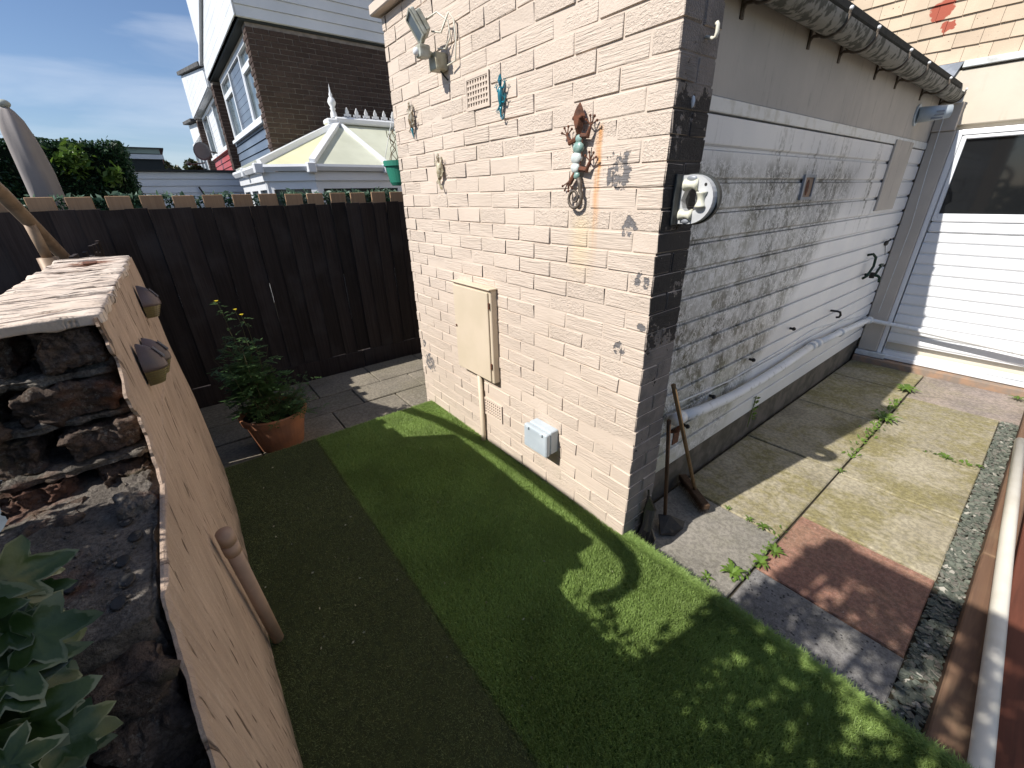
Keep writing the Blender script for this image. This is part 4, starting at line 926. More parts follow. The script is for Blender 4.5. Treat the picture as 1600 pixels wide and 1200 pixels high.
hk = MB().tube([(0.0, 0.13, 2.000), (0.026, 0.13, 1.990), (0.034, 0.13, 1.992), (0.037, 0.13, 2.003), (0.036, 0.13, 2.022), (0.031, 0.13, 2.028)], [0.005, 0.005, 0.006, 0.006, 0.006, 0.0065], 8).build('wall_hook', 'cream_plastic', smooth=True)
tag(hk, 'cream plastic hook high on the dark return of the brick corner', 'hook')
ch = MB().ball((0.004, 0.10, 1.825), 0.014, 6, 4, (.6, .5, 1.3)).build('paint_flake', 'pvc'); tag(ch, 'loose white paint flake on the dark corner return', 'paint flake')

# hanging basket pot at the far corner
hp = empty('hanging_pot', (-2.36, 0.14, 1.65), 'green plastic hanging pot beside the far edge of the brick wall', 'hanging pot')
c = (-2.40, 0.16, 1.645)
MB().lathe(c, [(0.0, 0), (0.075, 0), (0.088, 0.02), (0.112, 0.125), (0.114, 0.128), (0.122, 0.13), (0.124, 0.165), (0.112, 0.166), (0.108, 0.13), (0.0, 0.125)], 28).build('pot_body', 'potgreen', hp, smooth=False)
MB().lathe(c, [(0.0, 0.140), (0.108, 0.142)], 20).build('compost', 'compost', hp)
hkp = (-2.40, 0.16, 2.14)
for i in range(3):
    a = 2 * pi * i / 3 + 0.4; MB().tube([(c[0] + 0.118 * cos(a), c[1] + 0.118 * sin(a), c[2] + 0.16), hkp], 0.0025, 5).build('hanger_wire', 'pvc_dirty', hp)
MB().tube([hkp, (-2.40, 0.16, 2.18), (-2.415, 0.17, 2.21), (-2.405, 0.18, 2.24), (-2.36, 0.20, 2.25), (-2.10, 0.22, 2.25), (-2.062, 0.22, 2.25)], 0.004, 6).build('hook', 'pvc_dirty', hp)
mb = MB()
for i in range(9):
    a = rnd.uniform(0, 6.28); b = (c[0] + 0.05 * cos(a), c[1] + 0.05 * sin(a)); h_ = rnd.uniform(0.12, 0.30)
    pts = [(b[0] + 0.02 * sin(k_ * 1.7 + i) + 0.012 * k_ * cos(a), b[1] + 0.02 * cos(k_ * 1.3 + i), c[2] + 0.14 + h_ * k_ / 6) for k_ in range(7)]
    mb.tube(pts, 0.0028, 5)
mb.build('dry_stem', 'twig', hp)
tag(hp)

# ------------------------------------------------------------------ tools at the corner
br = empty('broom', (0.12, 0.50, ZP), 'yard broom with long wooden handle leaning on the corner', 'broom')
MB().tube([(-0.022, 0.742, -0.115), (0.015, 0.232, 0.765)], 0.0105, 10).build('handle', 'handle', br, smooth=True)
M = Matrix.Translation((-0.025, 0.728, -0.112)) @ Matrix.Rotation(radians(-33), 4, 'Z')
xf(MB().box(-0.15, 0.15, -0.026, 0.026, -0.018, 0.018)).build('broom_head', 'broomhead', br, bevel=0.006)
mb = MB()
for i in range(46):
    for j in range(5):
        x = -0.145 + 0.29 * i / 45; y = -0.02 + 0.04 * j / 4; mb.add([M @ Vector((x - .002, y, -0.017)), M @ Vector((x + .002, y, -0.017)), M @ Vector((x + rnd.uniform(-.008, .008), y * 1.4 + rnd.uniform(-.006, .006), -0.06))], [(0, 1, 2)])
o = mb.build('bristles', plain('dark_bristle', (0.05, 0.03, 0.02), None), br); o['kind'] = 'stuff'
shv = empty('spade', (0.06, 0.25, ZP), 'old spade with dark handle leaning in the corner beside the broom', 'spade')
MB().tube([(-0.012, 0.405, -0.10), (0.016, 0.240, 0.58)], 0.010, 10).build('handle', 'broomhead', shv, smooth=True)
MB().prism([(-0.035, 0.375, -0.10), (0.01, 0.42, -0.105), (0.065, 0.49, -0.152), (0.085, 0.44, -0.158), (0.085, 0.36, -0.158), (0.035, 0.30, -0.152)], (0.002, 0.0, 0.005)).build('blade', 'iron_black', shv)
bg = MB()
# crumpled black sack standing in the corner
for k_ in range(9):
    pass
bg.lathe((0.030, 0.150, ZP), [(0.0, 0.005), (0.035, 0.005), (0.045, 0.08), (0.038, 0.18), (0.022, 0.28), (0.010, 0.36), (0.004, 0.40)], 14)
bg.v = [(v[0] + 0.012 * sin(v[2] * 40 + v[1] * 60), v[1] + 0.012 * cos(v[2] * 34 + v[0] * 50), v[2]) for v in bg.v]
o = bg.build('black_sack', plain('black_polythene', (0.006, 0.006, 0.007), None, rough=0.25, spec=0.6)); tag(o, 'crumpled black plastic sack wedged in the corner beside the spade', 'sack')

# ------------------------------------------------------------------ weeds
def dandelion(name, x, y, s, label, n=14, z=ZP):
    mb = MB()
    for i in range(n):
        a = 2 * pi * i / n + rnd.uniform(-.25, .25); L = s * rnd.uniform(0.6, 1.1); k_ = 7; up = rnd.uniform(0.35, 0.9)
        left = []; right = []
        for j in range(k_ + 1):
            t = j / k_; rr = L * t; zz = z + 0.006 + up * L * 0.55 * sin(t * 2.3) ; w = s * (0.03 + 0.13 * sin(pi * min(t * 1.05, 1)) ** 1.0) * (0.62 if j % 2 else 1.0)
            w = w if j < k_ else 0.002
            cx = x + rr * cos(a); cy = y + rr * sin(a)
            left.append((cx - w * sin(a), cy + w * cos(a), zz + w * .3)); right.append((cx + w * sin(a), cy - w * cos(a), zz + w * .3))
        vs = left + right; m = k_ + 1
        mb.add(vs, [(j, j + 1, m + j + 1, m + j) for j in range(k_)])
    o = mb.build(name, 'weed'); tag(o, label, 'weed', 'weeds in the paving joints'); return o
dandelion('weed', 0.42, 3.60, 0.111, 'large dandelion rosette on the path nearest the white door', 16)
dandelion('weed', 0.45, 2.78, 0.111, 'second big rosette weed in the centre joint of the path', 16)
dandelion('weed', 0.40, 0.36, 0.070, 'bright green leafy weed on the joint nearest the lawn edge', 13)
dandelion('weed', 0.46, 0.53, 0.055, 'weed at the corner of the red slab', 12)
dandelion('weed', 0.475, 0.66, 0.055, 'spiky weed beside the red slab edge', 10)
dandelion('weed', 0.36, 0.80, 0.044, 'small weed in the cross joint left of the red slab', 10)
dandelion('weed', 0.28, 0.80, 0.033, 'tiny weed in the cross joint toward the brooms', 8)
dandelion('weed', 0.16, 0.80, 0.026, 'smallest sprig in the cross joint near the wall shadow', 8)
dandelion('weed', 0.86, 2.45, 0.044, 'low weed in the slab joint near the slate strip', 9)
dandelion('weed', 1.02, 2.47, 0.037, 'straggly weed where slab joint meets slate chippings', 8)
dandelion('weed', 1.08, 4.08, 0.067, 'green clump by the door step', 12)
dandelion('weed', 0.455, 1.72, 0.037, 'small sprig at the meeting of four slabs', 8)
dandelion('weed', 0.335, 0.24, 0.037, 'dark sprig at the shaded edge of the lawn', 8)
# seedlings along the centre joint
mb = MB()
for i in range(210):
    y = rnd.uniform(1.95, 3.3); x = 0.452 - 0.018 * (y - 1.7) + rnd.gauss(0, 0.012 + 0.02 * (rnd.random() < .3)); s = rnd.uniform(0.012, 0.03); a = rnd.uniform(0, 6.28)
    if y < 2.25 and rnd.random() < .4: continue
    p = Vector((x, y, ZP + 0.004)); d = Vector((cos(a), sin(a), 0.8)) * s; w = Vector((-sin(a), cos(a), 0)) * s * .35
    mb.add([p, p + d * .55 + w, p + d, p + d * .55 - w], [(0, 1, 2, 3)])
for i in range(60):
    y = rnd.uniform(0.3, 0.9); x = 0.44 + rnd.gauss(0, .012); s = rnd.uniform(0.01, 0.022); a = rnd.uniform(0, 6.28)
    p = Vector((x, y, ZP + 0.004)); d = Vector((cos(a), sin(a), 0.8)) * s; w = Vector((-sin(a), cos(a), 0)) * s * .35
    mb.add([p, p + d * .55 + w, p + d, p + d * .55 - w], [(0, 1, 2, 3)])
for i in range(50):
    x = rnd.uniform(0.75, 1.04); y = 2.44 + rnd.gauss(0, .02); s = rnd.uniform(0.01, 0.03); a = rnd.uniform(0, 6.28)
    p = Vector((x, y, ZP + 0.004)); d = Vector((cos(a), sin(a), 0.6)) * s; w = Vector((-sin(a), cos(a), 0)) * s * .3
    mb.add([p, p + d * .55 + w, p + d, p + d * .55 - w], [(0, 1, 2, 3)])
o = mb.build('joint_moss', 'weed'); tag(o, 'seedlings and moss growing in the paving joints', 'moss', kind='stuff')
# plants growing from the foot of the cladding
pl = MB()
for i in range(16):
    z_ = -0.02 + 0.012 * i; a = i * 2.4; p = Vector((-0.15, 1.72, z_)); s = 0.035
    d = Vector((abs(cos(a)) * .8 + .2, sin(a), 0.3)) * s; w = Vector((0, cos(a), sin(a))) * s * .45; pl.add([p, p + d * .5 + w, p + d, p + d * .5 - w], [(0, 1, 2, 3)])
pl.tube([(-0.16, 1.72, -0.1), (-0.15, 1.72, 0.17)], 0.003, 5)
o = pl.build('weed', 'weed'); tag(o, 'thin leafy seedling growing up the foot of the cladding', 'weed')

# ------------------------------------------------------------------ dark fence on the left
fn = empty('dark_board_fence', (-3.6, -0.8, ZP), 'tall dark brown board fence closing the yard', 'fence')
bme = []
for q in range(5):
    r_ = random.Random(q + 3); j = lambda a: r_.uniform(-a, a)
    # feather edge: thick on one side, thin on the other
    bme.append(MB().add([(0.000, 0, 0), (-0.013, 0, 0), (-0.013, 0.144, 0), (-0.006, 0.144, 0), (0.000, 0, 1.51 + j(.003)), (-0.013, 0, 1.51), (-0.013, 0.144, 1.513 + j(.004)), (-0.006, 0.144, 1.513)],
        [(0, 1, 2, 3), (4, 7, 6, 5), (0, 3, 7, 4), (0, 4, 5, 1), (2, 6, 7, 3), (1, 5, 6, 2)]).mesh('fence_board', 'fence'))
y = -3.65
while y < 3.4:
    inst('fence_board', rnd.choice(bme), (-3.598 + rnd.uniform(-.004, .004), y, 0.012 + rnd.uniform(-.009, .007)), fn, (rnd.uniform(-.0025, .0025), 0, rnd.uniform(0.015, 0.04)), (1, 0.965, 1))
    y += 0.1385
for k_ in range(4): MB().box(-3.64, -3.598, -3.65 + k_ * 1.83, -3.65 + k_ * 1.83 + 1.82, -0.21, 0.006).build('gravel_board', 'fence', fn, bevel=0.004)
for zq in (0.3, 0.85, 1.35): MB().box(-3.66, -3.625, -3.65, 3.5, zq, zq + 0.07).build('rail', 'fence', fn)
mb = MB(); y = -3.65
while y < 1.2:
    for zq in (0.335, 0.885, 1.385):
        for q in (0.03, 0.105): mb.ball((-3.6125, y + q, zq + rnd.uniform(-.006, .006)), 0.0035, 5, 3, (.5, 1, 1))
    y += 0.1385
o = mb.build('nails', 'rust_tail', fn); o['kind'] = 'stuff'
pf = empty('pale_fence', (-3.70, -1, 1.0), 'light brown pales showing above the dark fence', 'fence')
pme = MB().box(0, 0.018, 0, 0.146, 0, 0.70).mesh('pale', 'pale', bevel=0.003)
y = -2.052 - 0.21 * 9
while y < 3.2:
    inst('pale', pme, (-3.695, y + rnd.uniform(-.004, .004), 0.917 + rnd.uniform(-.004, .004)), pf, (rnd.uniform(-.012, .012), 0, 0)); y += 0.2065

def leafcloud(name, pts, size, mat, seed=1, parent=None, shape='leaf', jitter=1.0, upbias=0.3):
    rs = np.random.RandomState(seed); n = len(pts); P = np.array(pts, np.float32)
    a = rs.normal(size=(n, 3)); a[:, 2] += upbias; a /= np.linalg.norm(a, axis=1)[:, None]
    b = rs.normal(size=(n, 3)); b -= a * (a * b).sum(1)[:, None]; b /= np.linalg.norm(b, axis=1)[:, None]
    c_ = np.cross(a, b); s = size * rs.uniform(0.6, 1.3, n)[:, None]
    V = np.stack([P - b * s, P + c_ * s * .45 + a * s * .12, P + b * s, P - c_ * s * .45 + a * s * .12], 1).astype(np.float32)
    me = bpy.data.meshes.new(name); me.vertices.add(n * 4); me.vertices.foreach_set('co', V.reshape(-1))
    me.loops.add(n * 4); me.loops.foreach_set('vertex_index', np.arange(n * 4, dtype=np.int32)); me.polygons.add(n); me.polygons.foreach_set('loop_start', np.arange(0, n * 4, 4, dtype=np.int32)); me.update(calc_edges=True)
    me.materials.append(MAT[mat]); o = bpy.data.objects.new(name, me); link(o, parent); return o
# plastic ivy roll behind the pales
rs = np.random.RandomState(8); n = 15000
P = np.stack([rs.uniform(-3.80, -3.715, n), rs.uniform(-4, 3.0, n), rs.uniform(1.35, 1.612, n)], 1)
o = leafcloud('ivy_screening', P, 0.018, 'screen', 3); tag(o, 'dark green artificial ivy screening woven behind the fence pales', 'ivy screening', kind='stuff')
n = 420; yc_ = rs.choice([-1.9, -1.55, -1.3, -0.95, -0.3, 0.1, 0.35, 0.6], n); P = np.stack([rs.uniform(-3.80, -3.72, n), yc_ + rs.normal(0, 0.07, n), 1.60 + np.abs(rs.normal(0, 0.018, n))], 1)
o = leafcloud('ivy_tips', P, 0.026, 'screen_pale', 4, upbias=-0.2); tag(o, 'pale leaf tips standing along the top of the fence screening', 'ivy', kind='stuff')

# dark picket run beyond the end of the rendered wall (its shade lies on the yard)
pk = empty('picket_screen', (-2.8, -1.68, ZP), 'dark stained picket screen beyond the end of the rendered wall', 'fence')
x = -3.57
while x < -1.66:
    MB().box(x, x + 0.088, -1.800, -1.782, ZP, 1.295 + rnd.choice((-.035, 0.02)) + rnd.uniform(-.012, .012)).build('picket', 'fence', pk); x += 0.0885 if rnd.random() < .86 else 0.099
for zq in (0.1, 0.9): MB().box(-3.58, -1.60, -1.822, -1.802, zq, zq + .05).build('rail', 'fence', pk)

# ------------------------------------------------------------------ rendered wall in the foreground
lw = empty('rendered_garden_wall', (-1.0, -1.65, ZP), 'thick garden wall with pink combed render and a broken dark brick end', 'wall')
def yface(z): return -1.490 - 0.037 * max(0, z / 1.36)
prof = [(-0.10, 1.10), (0.30, 0.92), (0.55, 0.68), (0.70, 0.60), (0.84, 0.47), (0.90, 0.40), (0.93, 0.335), (0.97, 0.285), (1.00, 0.262), (1.022, 0.225), (1.030, -0.085), (1.045, -0.11), (1.10, -0.155), (1.137, -0.18), (1.17, -0.16), (1.21, -0.155), (1.25, -0.24), (1.36, -0.245)]
def xend(z):
    for (a, xa), (b, xb) in zip(prof[:-1], prof[1:]):
        if a <= z <= b: return xa + (xb - xa) * (z - a) / (b - a)
    return prof[0][1] if z < prof[0][0] else prof[-1][1]
# rendered face as a relief sheet with thickness
NX, NZ = 150, 200; vs = []; fs = []
zs = [-0.20 + (1.352 + 0.20) * j / (NZ - 1) for j in range(NZ)]
for j, z in enumerate(zs):
    xe = xend(z) - 0.016 + 0.022 * noise.noise(Vector((z * 22, 3.1, 0))) + 0.016 * noise.noise(Vector((z * 70, 1.1, 0))) + 0.006 * noise.noise(Vector((z * 200, 1.1, 0)))
    for i in range(NX):
        xf_ = -1.995 + 0.41 * (max(0, z) / 1.35) ** 2; t = i / (NX - 1); x = xf_ + (xe - xf_) * t
        bul = 0.012 * noise.noise(Vector((x * 1.7, z * 1.9, 4))) + 0.004 * noise.noise(Vector((x * 9, z * 4, 1))) - (0.010 if i == 0 else 0)
        edge = 0.004 * max(0, 1 - (NX - 1 - i) / 2.0)
        vs.append((x, yface(z) + bul - edge, z))
n0 = len(vs)
vs += [(v[0], v[1] - 0.005 - 0.003 * noise.noise(Vector((v[0] * 30, v[2] * 30, 2))), v[2]) for v in vs]
for j in range(NZ - 1):
    for i in range(NX - 1):
        a = j * NX + i; fs += [(a, a + 1, a + NX + 1, a + NX), (n0 + a + 1, n0 + a, n0 + a + NX, n0 + a + NX + 1)]
for j in range(NZ - 1):
    a = j * NX + NX - 1; fs.append((a, n0 + a, n0 + a + NX, a + NX)); a = j * NX; fs.append((n0 + a, a, a + NX, n0 + a + NX))
for i in range(NX - 1):
    a = (NZ - 1) * NX + i; fs.append((a, a + 1, n0 + a + 1, n0 + a))
MB().add(vs, fs).build('render_coat', 'render', lw, smooth=False)
# wall core
core = [(-1.97, -0.22), (0.80, -0.22), (0.46, 0.58), (0.02, 0.84), (-0.42, 0.98), (-0.46, 1.336), (-1.57, 1.336), (-1.86, 0.70), (-1.97, 0.2)]
MB().prism([(x, -1.546, z) for x, z in core], (0, -0.200, 0)).build('wall_core', 'brokenm', lw)
# painted top: uneven brick-on-edge capping
x = -1.585
k_ = 0
while x < -0.27:
    w = rnd.uniform(0.070, 0.095); x1 = min(x + w, -0.262)
    me = rough_mesh('capping_brick', x1 - x + 0.002, 0.232, 0.022, 'coping', 9, 0.0035, 24, 100 + k_); k_ += 1
    inst('capping_brick', me, ((x + x1) / 2, -1.640, 1.3465 + rnd.uniform(-.004, .004)), lw, (rnd.uniform(-.01, .01), rnd.uniform(-.02, .02), 0)); x = x1 + 0.004
# broken end bricks, stepping out towards the ground
def rb(x0, x1, y0, y1, z0, z1, mat='broken', amp=0.012, seed=0, f=36, cuts=24, rot=(0, 0, 0), name='brick'):
    fr = y1 > -1.60; y0 += 0.035; y1 += 0.022 - amp * 0.9
    if z0 > 0.96: x0 += 0.165; x1 += 0.165; z0 += 0.034; z1 += 0.034
    elif x1 > 0: x0 += 0.10; x1 += 0.10; z0 += 0.056; z1 += 0.056
    if fr: y1 = yface((z0 + z1) / 2) - 0.010 - amp * 1.25
    me = rough_mesh(name, x1 - x0, y1 - y0, z1 - z0, mat, cuts, amp, f, seed)
    return inst(name, me, ((x0 + x1) / 2, (y0 + y1) / 2, (z0 + z1) / 2), lw, rot)
rb(-0.60, -0.435, -1.68, -1.566, 1.222, 1.304, seed=1, rot=(0, .03, .04))
rb(-0.60, -0.455, -1.80, -1.69, 1.218, 1.300, seed=31, rot=(.03, .0, -.06))
rb(-0.60, -0.440, -1.80, -1.575, 1.198, 1.212, 'limem', 0.009, 2, name='mortar_bed')
rb(-0.62, -0.425, -1.74, -1.568, 1.125, 1.193, seed=3, rot=(0, .05, -.03))
rb(-0.62, -0.41, -1.82, -1.75, 1.122, 1.190, seed=33, rot=(0.04, .02, .07))
rb(-0.60, -0.420, -1.80, -1.575, 1.108, 1.121, 'limem', 0.009, 4, name='mortar_bed')
rb(-0.60, -0.395, -1.70, -1.562, 1.040, 1.103, seed=5, rot=(.04, .03, .06))
rb(-0.60, -0.41, -1.81, -1.71, 1.035, 1.100, seed=6, rot=(-.05, 0, -.05))
rb(-0.60, -0.372, -1.80, -1.57, 1.021, 1.034, 'limem', 0.009, 7, name='mortar_bed')
rb(-0.56, -0.335, -1.66, -1.560, 0.968, 1.016, seed=8, rot=(.02, 0.1, .05))
rb(-0.56, -0.36, -1.80, -1.675, 0.965, 1.012, seed=9, rot=(.02, -.06, -.1))
rb(-0.34, -0.20, -1.62, -1.545, 0.972, 1.000, 'brokenm', 0.010, 10, name='mortar_lump')
rb(-0.33, -0.25, -1.76, -1.66, 0.962, 0.990, 'broken', 0.010, 11, name='brick')
# the ledge: a big weathered slab with core holes
led = rb(-0.45, 0.155, -1.800, -1.545, 0.865, 0.962, 'brokenm', 0.007, 12, 16, 30, name='ledge_block')
for i, (xh, yh) in enumerate(((-0.06, -1.585), (0.00, -1.600), (0.055, -1.592), (0.10, -1.60), (0.015, -1.66), (0.075, -1.665), (-0.02, -1.735), (-0.12, -1.60))):
    MB().ball((xh + 0.10, yh + 0.02, 1.020), 0.013, 12, 6, (1.25, 0.8, 0.22)).build('core_hole', 'iron_black', led)
rb(0.00, 0.215, -1.79, -1.535, 0.83, 0.925, seed=14, amp=0.013, rot=(0, .06, 0), cuts=20)
rb(-0.15, 0.235, -1.66, -1.530, 0.775, 0.842, seed=15, amp=0.014, rot=(.05, .03, .03), cuts=18)
rb(-0.15, 0.215, -1.80, -1.68, 0.76, 0.83, seed=16, amp=0.015, rot=(0, .1, -.08), cuts=16)
rb(0.05, 0.40, -1.79, -1.535, 0.67, 0.765, seed=17, amp=0.015, rot=(0, .05, .02), cuts=22)
rb(0.10, 0.55, -1.80, -1.530, 0.56, 0.665, seed=18, amp=0.015, cuts=22)
rb(0.30, 0.80, -1.80, -1.525, 0.40, 0.55, seed=19, amp=0.015, cuts=22)
rb(0.45, 0.95, -1.80, -1.515, 0.20, 0.39, seed=20, amp=0.012, cuts=12)
rb(0.55, 1.12, -1.80, -1.505, -0.21, 0.19, seed=21, amp=0.012, cuts=12)
# debris and exposed aggregate on the end
mb = MB()
for i in range(420):
    z = rnd.uniform(0.6, 1.0); x = xend(z) + rnd.uniform(-0.12, 0.01); y = rnd.uniform(-1.78, -1.56)
    if z > 0.9: z = 1.021; x = rnd.uniform(-0.12, 0.22)
    mb.ball((x, y, z), rnd.uniform(0.002, 0.006), 5, 3, (1, 1, .6))
o = mb.build('grit', 'brokenm', lw); o['kind'] = 'stuff'
# yard level on the far side of the wall
ny = box('side_yard', plain('blue_grey_yard', (0.085, 0.105, 0.125), (0.06, 0.075, 0.09), 3), (-3.5, 1.4, -6.5, -1.86, -0.224, ZP)); tag(ny, kind='structure')

# solar wedge lights
def solar(x, z, s, label):
    y0 = yface(z) + 0.004
    e = empty('solar_light', (x, y0, z), label, 'solar light', 'solar fence lights on the rendered wall')
    n_ = 14; W_ = 0.055 * s
    def arc(zz, r, d): return [(x + W_ * cos(pi * i / n_) * r, y0 + d * sin(pi * i / n_), zz) for i in range(n_ + 1)]
    def half(z0, z1, r0, r1, d0, d1, name, mat):
        a = arc(z0, r0, d0); b = arc(z1, r1, d1); m = n_ + 1
        MB().add(a + b, [(i, i + 1, m + i + 1, m + i) for i in range(n_)] + [tuple(range(m))[::-1], tuple(range(m, 2 * m)), (0, m, 2 * m - 1, m - 1)]).build(name, mat, e, smooth=False)
    D = 0.082 * s; H_ = 1.45 * s
    for i in range(6):
        half(z - 0.050 * H_ + i * 0.0075 * H_, z - 0.050 * H_ + (i + .75) * 0.0075 * H_, .70 + .05 * i, .735 + .05 * i, D * (.66 + .05 * i), D * (.70 + .05 * i), 'lens_ring', 'solar_lens')
    half(z - 0.048 * H_, z - 0.005 * H_, 0.68, 0.96, D * .62, D * .93, 'lens', 'solar_lens')
    prof_ = [(1.0, -0.005), (1.0, 0.004), (.96, 0.018), (.85, 0.034), (.67, 0.050), (.40, 0.064), (.12, .072)]
    m = n_ + 1; V_ = []
    for (q, h_) in prof_: V_ += [(x + W_ * q * cos(pi * i / n_), y0 + D * q * sin(pi * i / n_) , z + h_ * H_) for i in range(m)]
    F_ = [(k_ * m + i, k_ * m + i + 1, (k_ + 1) * m + i + 1, (k_ + 1) * m + i) for k_ in range(len(prof_) - 1) for i in range(n_)]
    MB().add(V_, F_ + [tuple(range(m))[::-1]]).build('cap', 'solar_cap', e, smooth=True)
    c0 = Vector((x, y0 + D * .90, z + 0.020 * H_)); c1 = Vector((x, y0 + D * .56, z + 0.052 * H_)); nrm = Vector((0, .75, .66)) * 0.005; w = Vector((W_ * .30, 0, 0))
    MB().prism([c0 - w + nrm, c0 + w + nrm, c1 + w * .8 + nrm, c1 - w * .8 + nrm], nrm * .4).build('solar_panel', 'solar_panel', e)
solar(-0.50, 1.165, 0.62, 'nearer of the two touching bronze solar lights on the wall')
solar(-0.68, 1.135, 0.64, 'farther of the two touching bronze solar lights on the wall')
solar(-1.20, 1.21, 0.68, 'bronze solar light standing alone near the wall top')
# capped pipe stub on the face
ps = empty('capped_pipe', (-0.45, -1.47, 0.3), 'brown painted capped drain pipe fixed on the rendered wall', 'pipe')
MB().tube([(-0.335, -1.478, 0.655), (-0.50, -1.462, 0.02)], 0.0205, 18).build('pipe_run', 'brownpipe', ps, smooth=True)
MB().tube([(-0.322, -1.479, 0.70), (-0.334, -1.478, 0.655)], 0.0215, 18).build('end_cap', 'brownpipe', ps, smooth=True)
MB().tube([(-0.337, -1.478, 0.645), (-0.347, -1.477, 0.605)], 0.0225, 18).build('collar', 'brownpipe', ps, smooth=True)
# loose slate flake on the wall top
o = MB().prism([(-1.40, -1.655, 1.360), (-1.30, -1.645, 1.360), (-1.31, -1.61, 1.360), (-1.39, -1.615, 1.360)], (0, 0, 0.004)).build('rusty_plate', 'rust'); tag(o, 'small rusty metal flake lying on the painted wall top', 'metal flake')

# ------------------------------------------------------------------ ivy in the foreground
iv = empty('ivy_plant', (-0.05, -1.9, ZP), 'variegated ivy with pale edged leaves climbing beside the broken wall end', 'ivy')
def ivy_mesh(seed):
    r_ = random.Random(seed)
    lobes = [(-150, .42), (-112, .62), (-95, .40), (-62, .78), (-38, .42), (-18, .60), (0, .95), (18, .60), (38, .42), (62, .78), (95, .40), (112, .62), (150, .42)]
    pts = []
    for i in range(len(lobes) - 1):
        (a0, r0_), (a1, r1_) = lobes[i], lobes[i + 1]
        for t in (0, .5):
            a = a0 + (a1 - a0) * t; rr = r0_ + (r1_ - r0_) * t + (0.03 if t else 0) + r_.uniform(-.03, .03); pts.append((radians(a), rr))
    pts.append((radians(150), .42)); pts.append((radians(180), .12))
    V = [(0, 0, 0.0)]; rim = [0.0]
    for f_, rv_ in ((0.45, 0.25), (0.78, 0.62), (1.0, 1.0)):
        for a, rr in pts:
            u = rr * f_ * cos(a); v = rr * f_ * sin(a); z = 0.10 * (u * u + v * v) * -1 + 0.07 * sin(u * 5 + seed) + 0.05 * cos(v * 7 + seed) + 0.16 * abs(v) * f_
            V.append((u, v, z)); rim.append(rv_)
    m = len(pts); F = [(0, 1 + i, 1 + (i + 1) % m) for i in range(m)]
    for k_ in range(2):
        for i in range(m): a = 1 + k_ * m + i; b = 1 + k_ * m + (i + 1) % m; F.append((a, a + m, b + m, b))
    me = bpy.data.meshes.new('ivy_leaf'); me.from_pydata(V, [], F); me.update()
    at = me.attributes.new('rim', 'FLOAT', 'POINT'); at.data.foreach_set('value', rim)
    me.materials.append(MAT['ivy']); me.polygons.foreach_set('use_smooth', [True] * len(me.polygons)); return me
ivm = [ivy_mesh(s) for s in range(6)]
anchors = [(0.075, -1.765, 1.035, .055), (0.03, -1.79, 1.09, .05), (0.10, -1.745, 0.965, .065), (0.135, -1.715, 0.965, .06), (0.06, -1.78, 0.98, .06), (0.155, -1.705, 0.915, .065), (0.19, -1.70, 0.93, .055),
           (0.185, -1.68, 0.875, .06), (0.12, -1.74, 0.86, .065), (0.215, -1.665, 0.84, .055), (0.235, -1.70, 0.86, .06), (0.255, -1.735, 0.895, .06), (0.16, -1.73, 0.82, .065), (0.205, -1.715, 0.79, .065),
           (0.27, -1.69, 0.80, .06), (0.30, -1.70, 0.82, .055), (0.24, -1.66, 0.765, .06), (0.09, -1.80, 0.92, .06), (0.02, -1.82, 1.0, .06), (0.13, -1.80, 0.90, .06), (0.26, -1.76, 0.78, .07), (0.31, -1.72, 0.76, .06), (0.20, -1.77, 0.84, .07), (0.33, -1.67, 0.77, .05), (0.05, -1.84, 0.85, .07), (0.17, -1.80, 0.74, .07), (0.28, -1.78, 0.70, .07), (0.12, -1.82, 0.78, .07)]
r9 = random.Random(77); anchors = []
for i in range(96):
    v_ = r9.uniform(0, 1); yy_ = 895 + 345 * v_; xx_ = r9.uniform(-170, 18 + 80 * min(1, v_ * 2.4)); t_ = r9.uniform(0.72, 1.0)
    d = Vector(R[0]) * ((xx_ - 800) / 646.84) + Vector(R[1]) * ((yy_ - 600) / 646.84) + Vector(R[2]); d.normalize()
    p = Vector((0.9054, -1.3738, 1.56)) + d * t_
    if p.y > -1.60: p = Vector((0.9054, -1.3738, 1.56)) + d * 0.95
    anchors.append((round(p.x, 3), round(min(p.y, -1.60), 3), round(p.z, 3), r9.uniform(.036, .060)))
for i, (x, y, z, s) in enumerate(anchors):
    nrm = (Vector((0.9, -1.37, 1.56)) - Vector((x, y, z))).normalized() + Vector((rnd.uniform(-.5, .5), rnd.uniform(-.4, .6), rnd.uniform(-.1, .6)))
    q = nrm.to_track_quat('Z', 'Y').to_euler(); a = rnd.uniform(-1.1, 1.1)
    dirv = Vector((rnd.uniform(-.4, .3), 1.0, rnd.uniform(-.4, .3)))
    zax = nrm.normalized(); xax = (dirv - zax * dirv.dot(zax)).normalized(); yax = zax.cross(xax)
    rot = Matrix((xax, yax, zax)).transposed().to_euler()
    o = inst('ivy_leaf', ivm[i % 6], (x, y, z), iv, tuple(rot), (s * 1.12,) * 3)
mb = MB()
for i, (x, y, z, s) in enumerate(anchors):
    mb.tube([(x, y, z - .003), (x - .01, y - .03, z - .05), (0.10, -1.87, z - .12)], 0.0022, 5)
mb.tube([(0.05, -1.90, -0.17), (0.07, -1.88, 0.4), (0.10, -1.87, 0.75), (0.04, -1.86, 1.0)], 0.008, 7); mb.build('stem', 'twig', iv)
sp = MB().add([(-0.012, 0, 0), (0.012, 0, 0), (0.010, 0.008, 0), (0, -0.004, 0.10), (-0.014, 0, -0.35), (0.014, 0, -0.35)], [(0, 1, 3), (1, 2, 3), (2, 0, 3), (4, 5, 1, 0)])
sp.v = [(v[0] + 0.085, v[1] - 1.668, v[2] + 0.935) for v in sp.v]
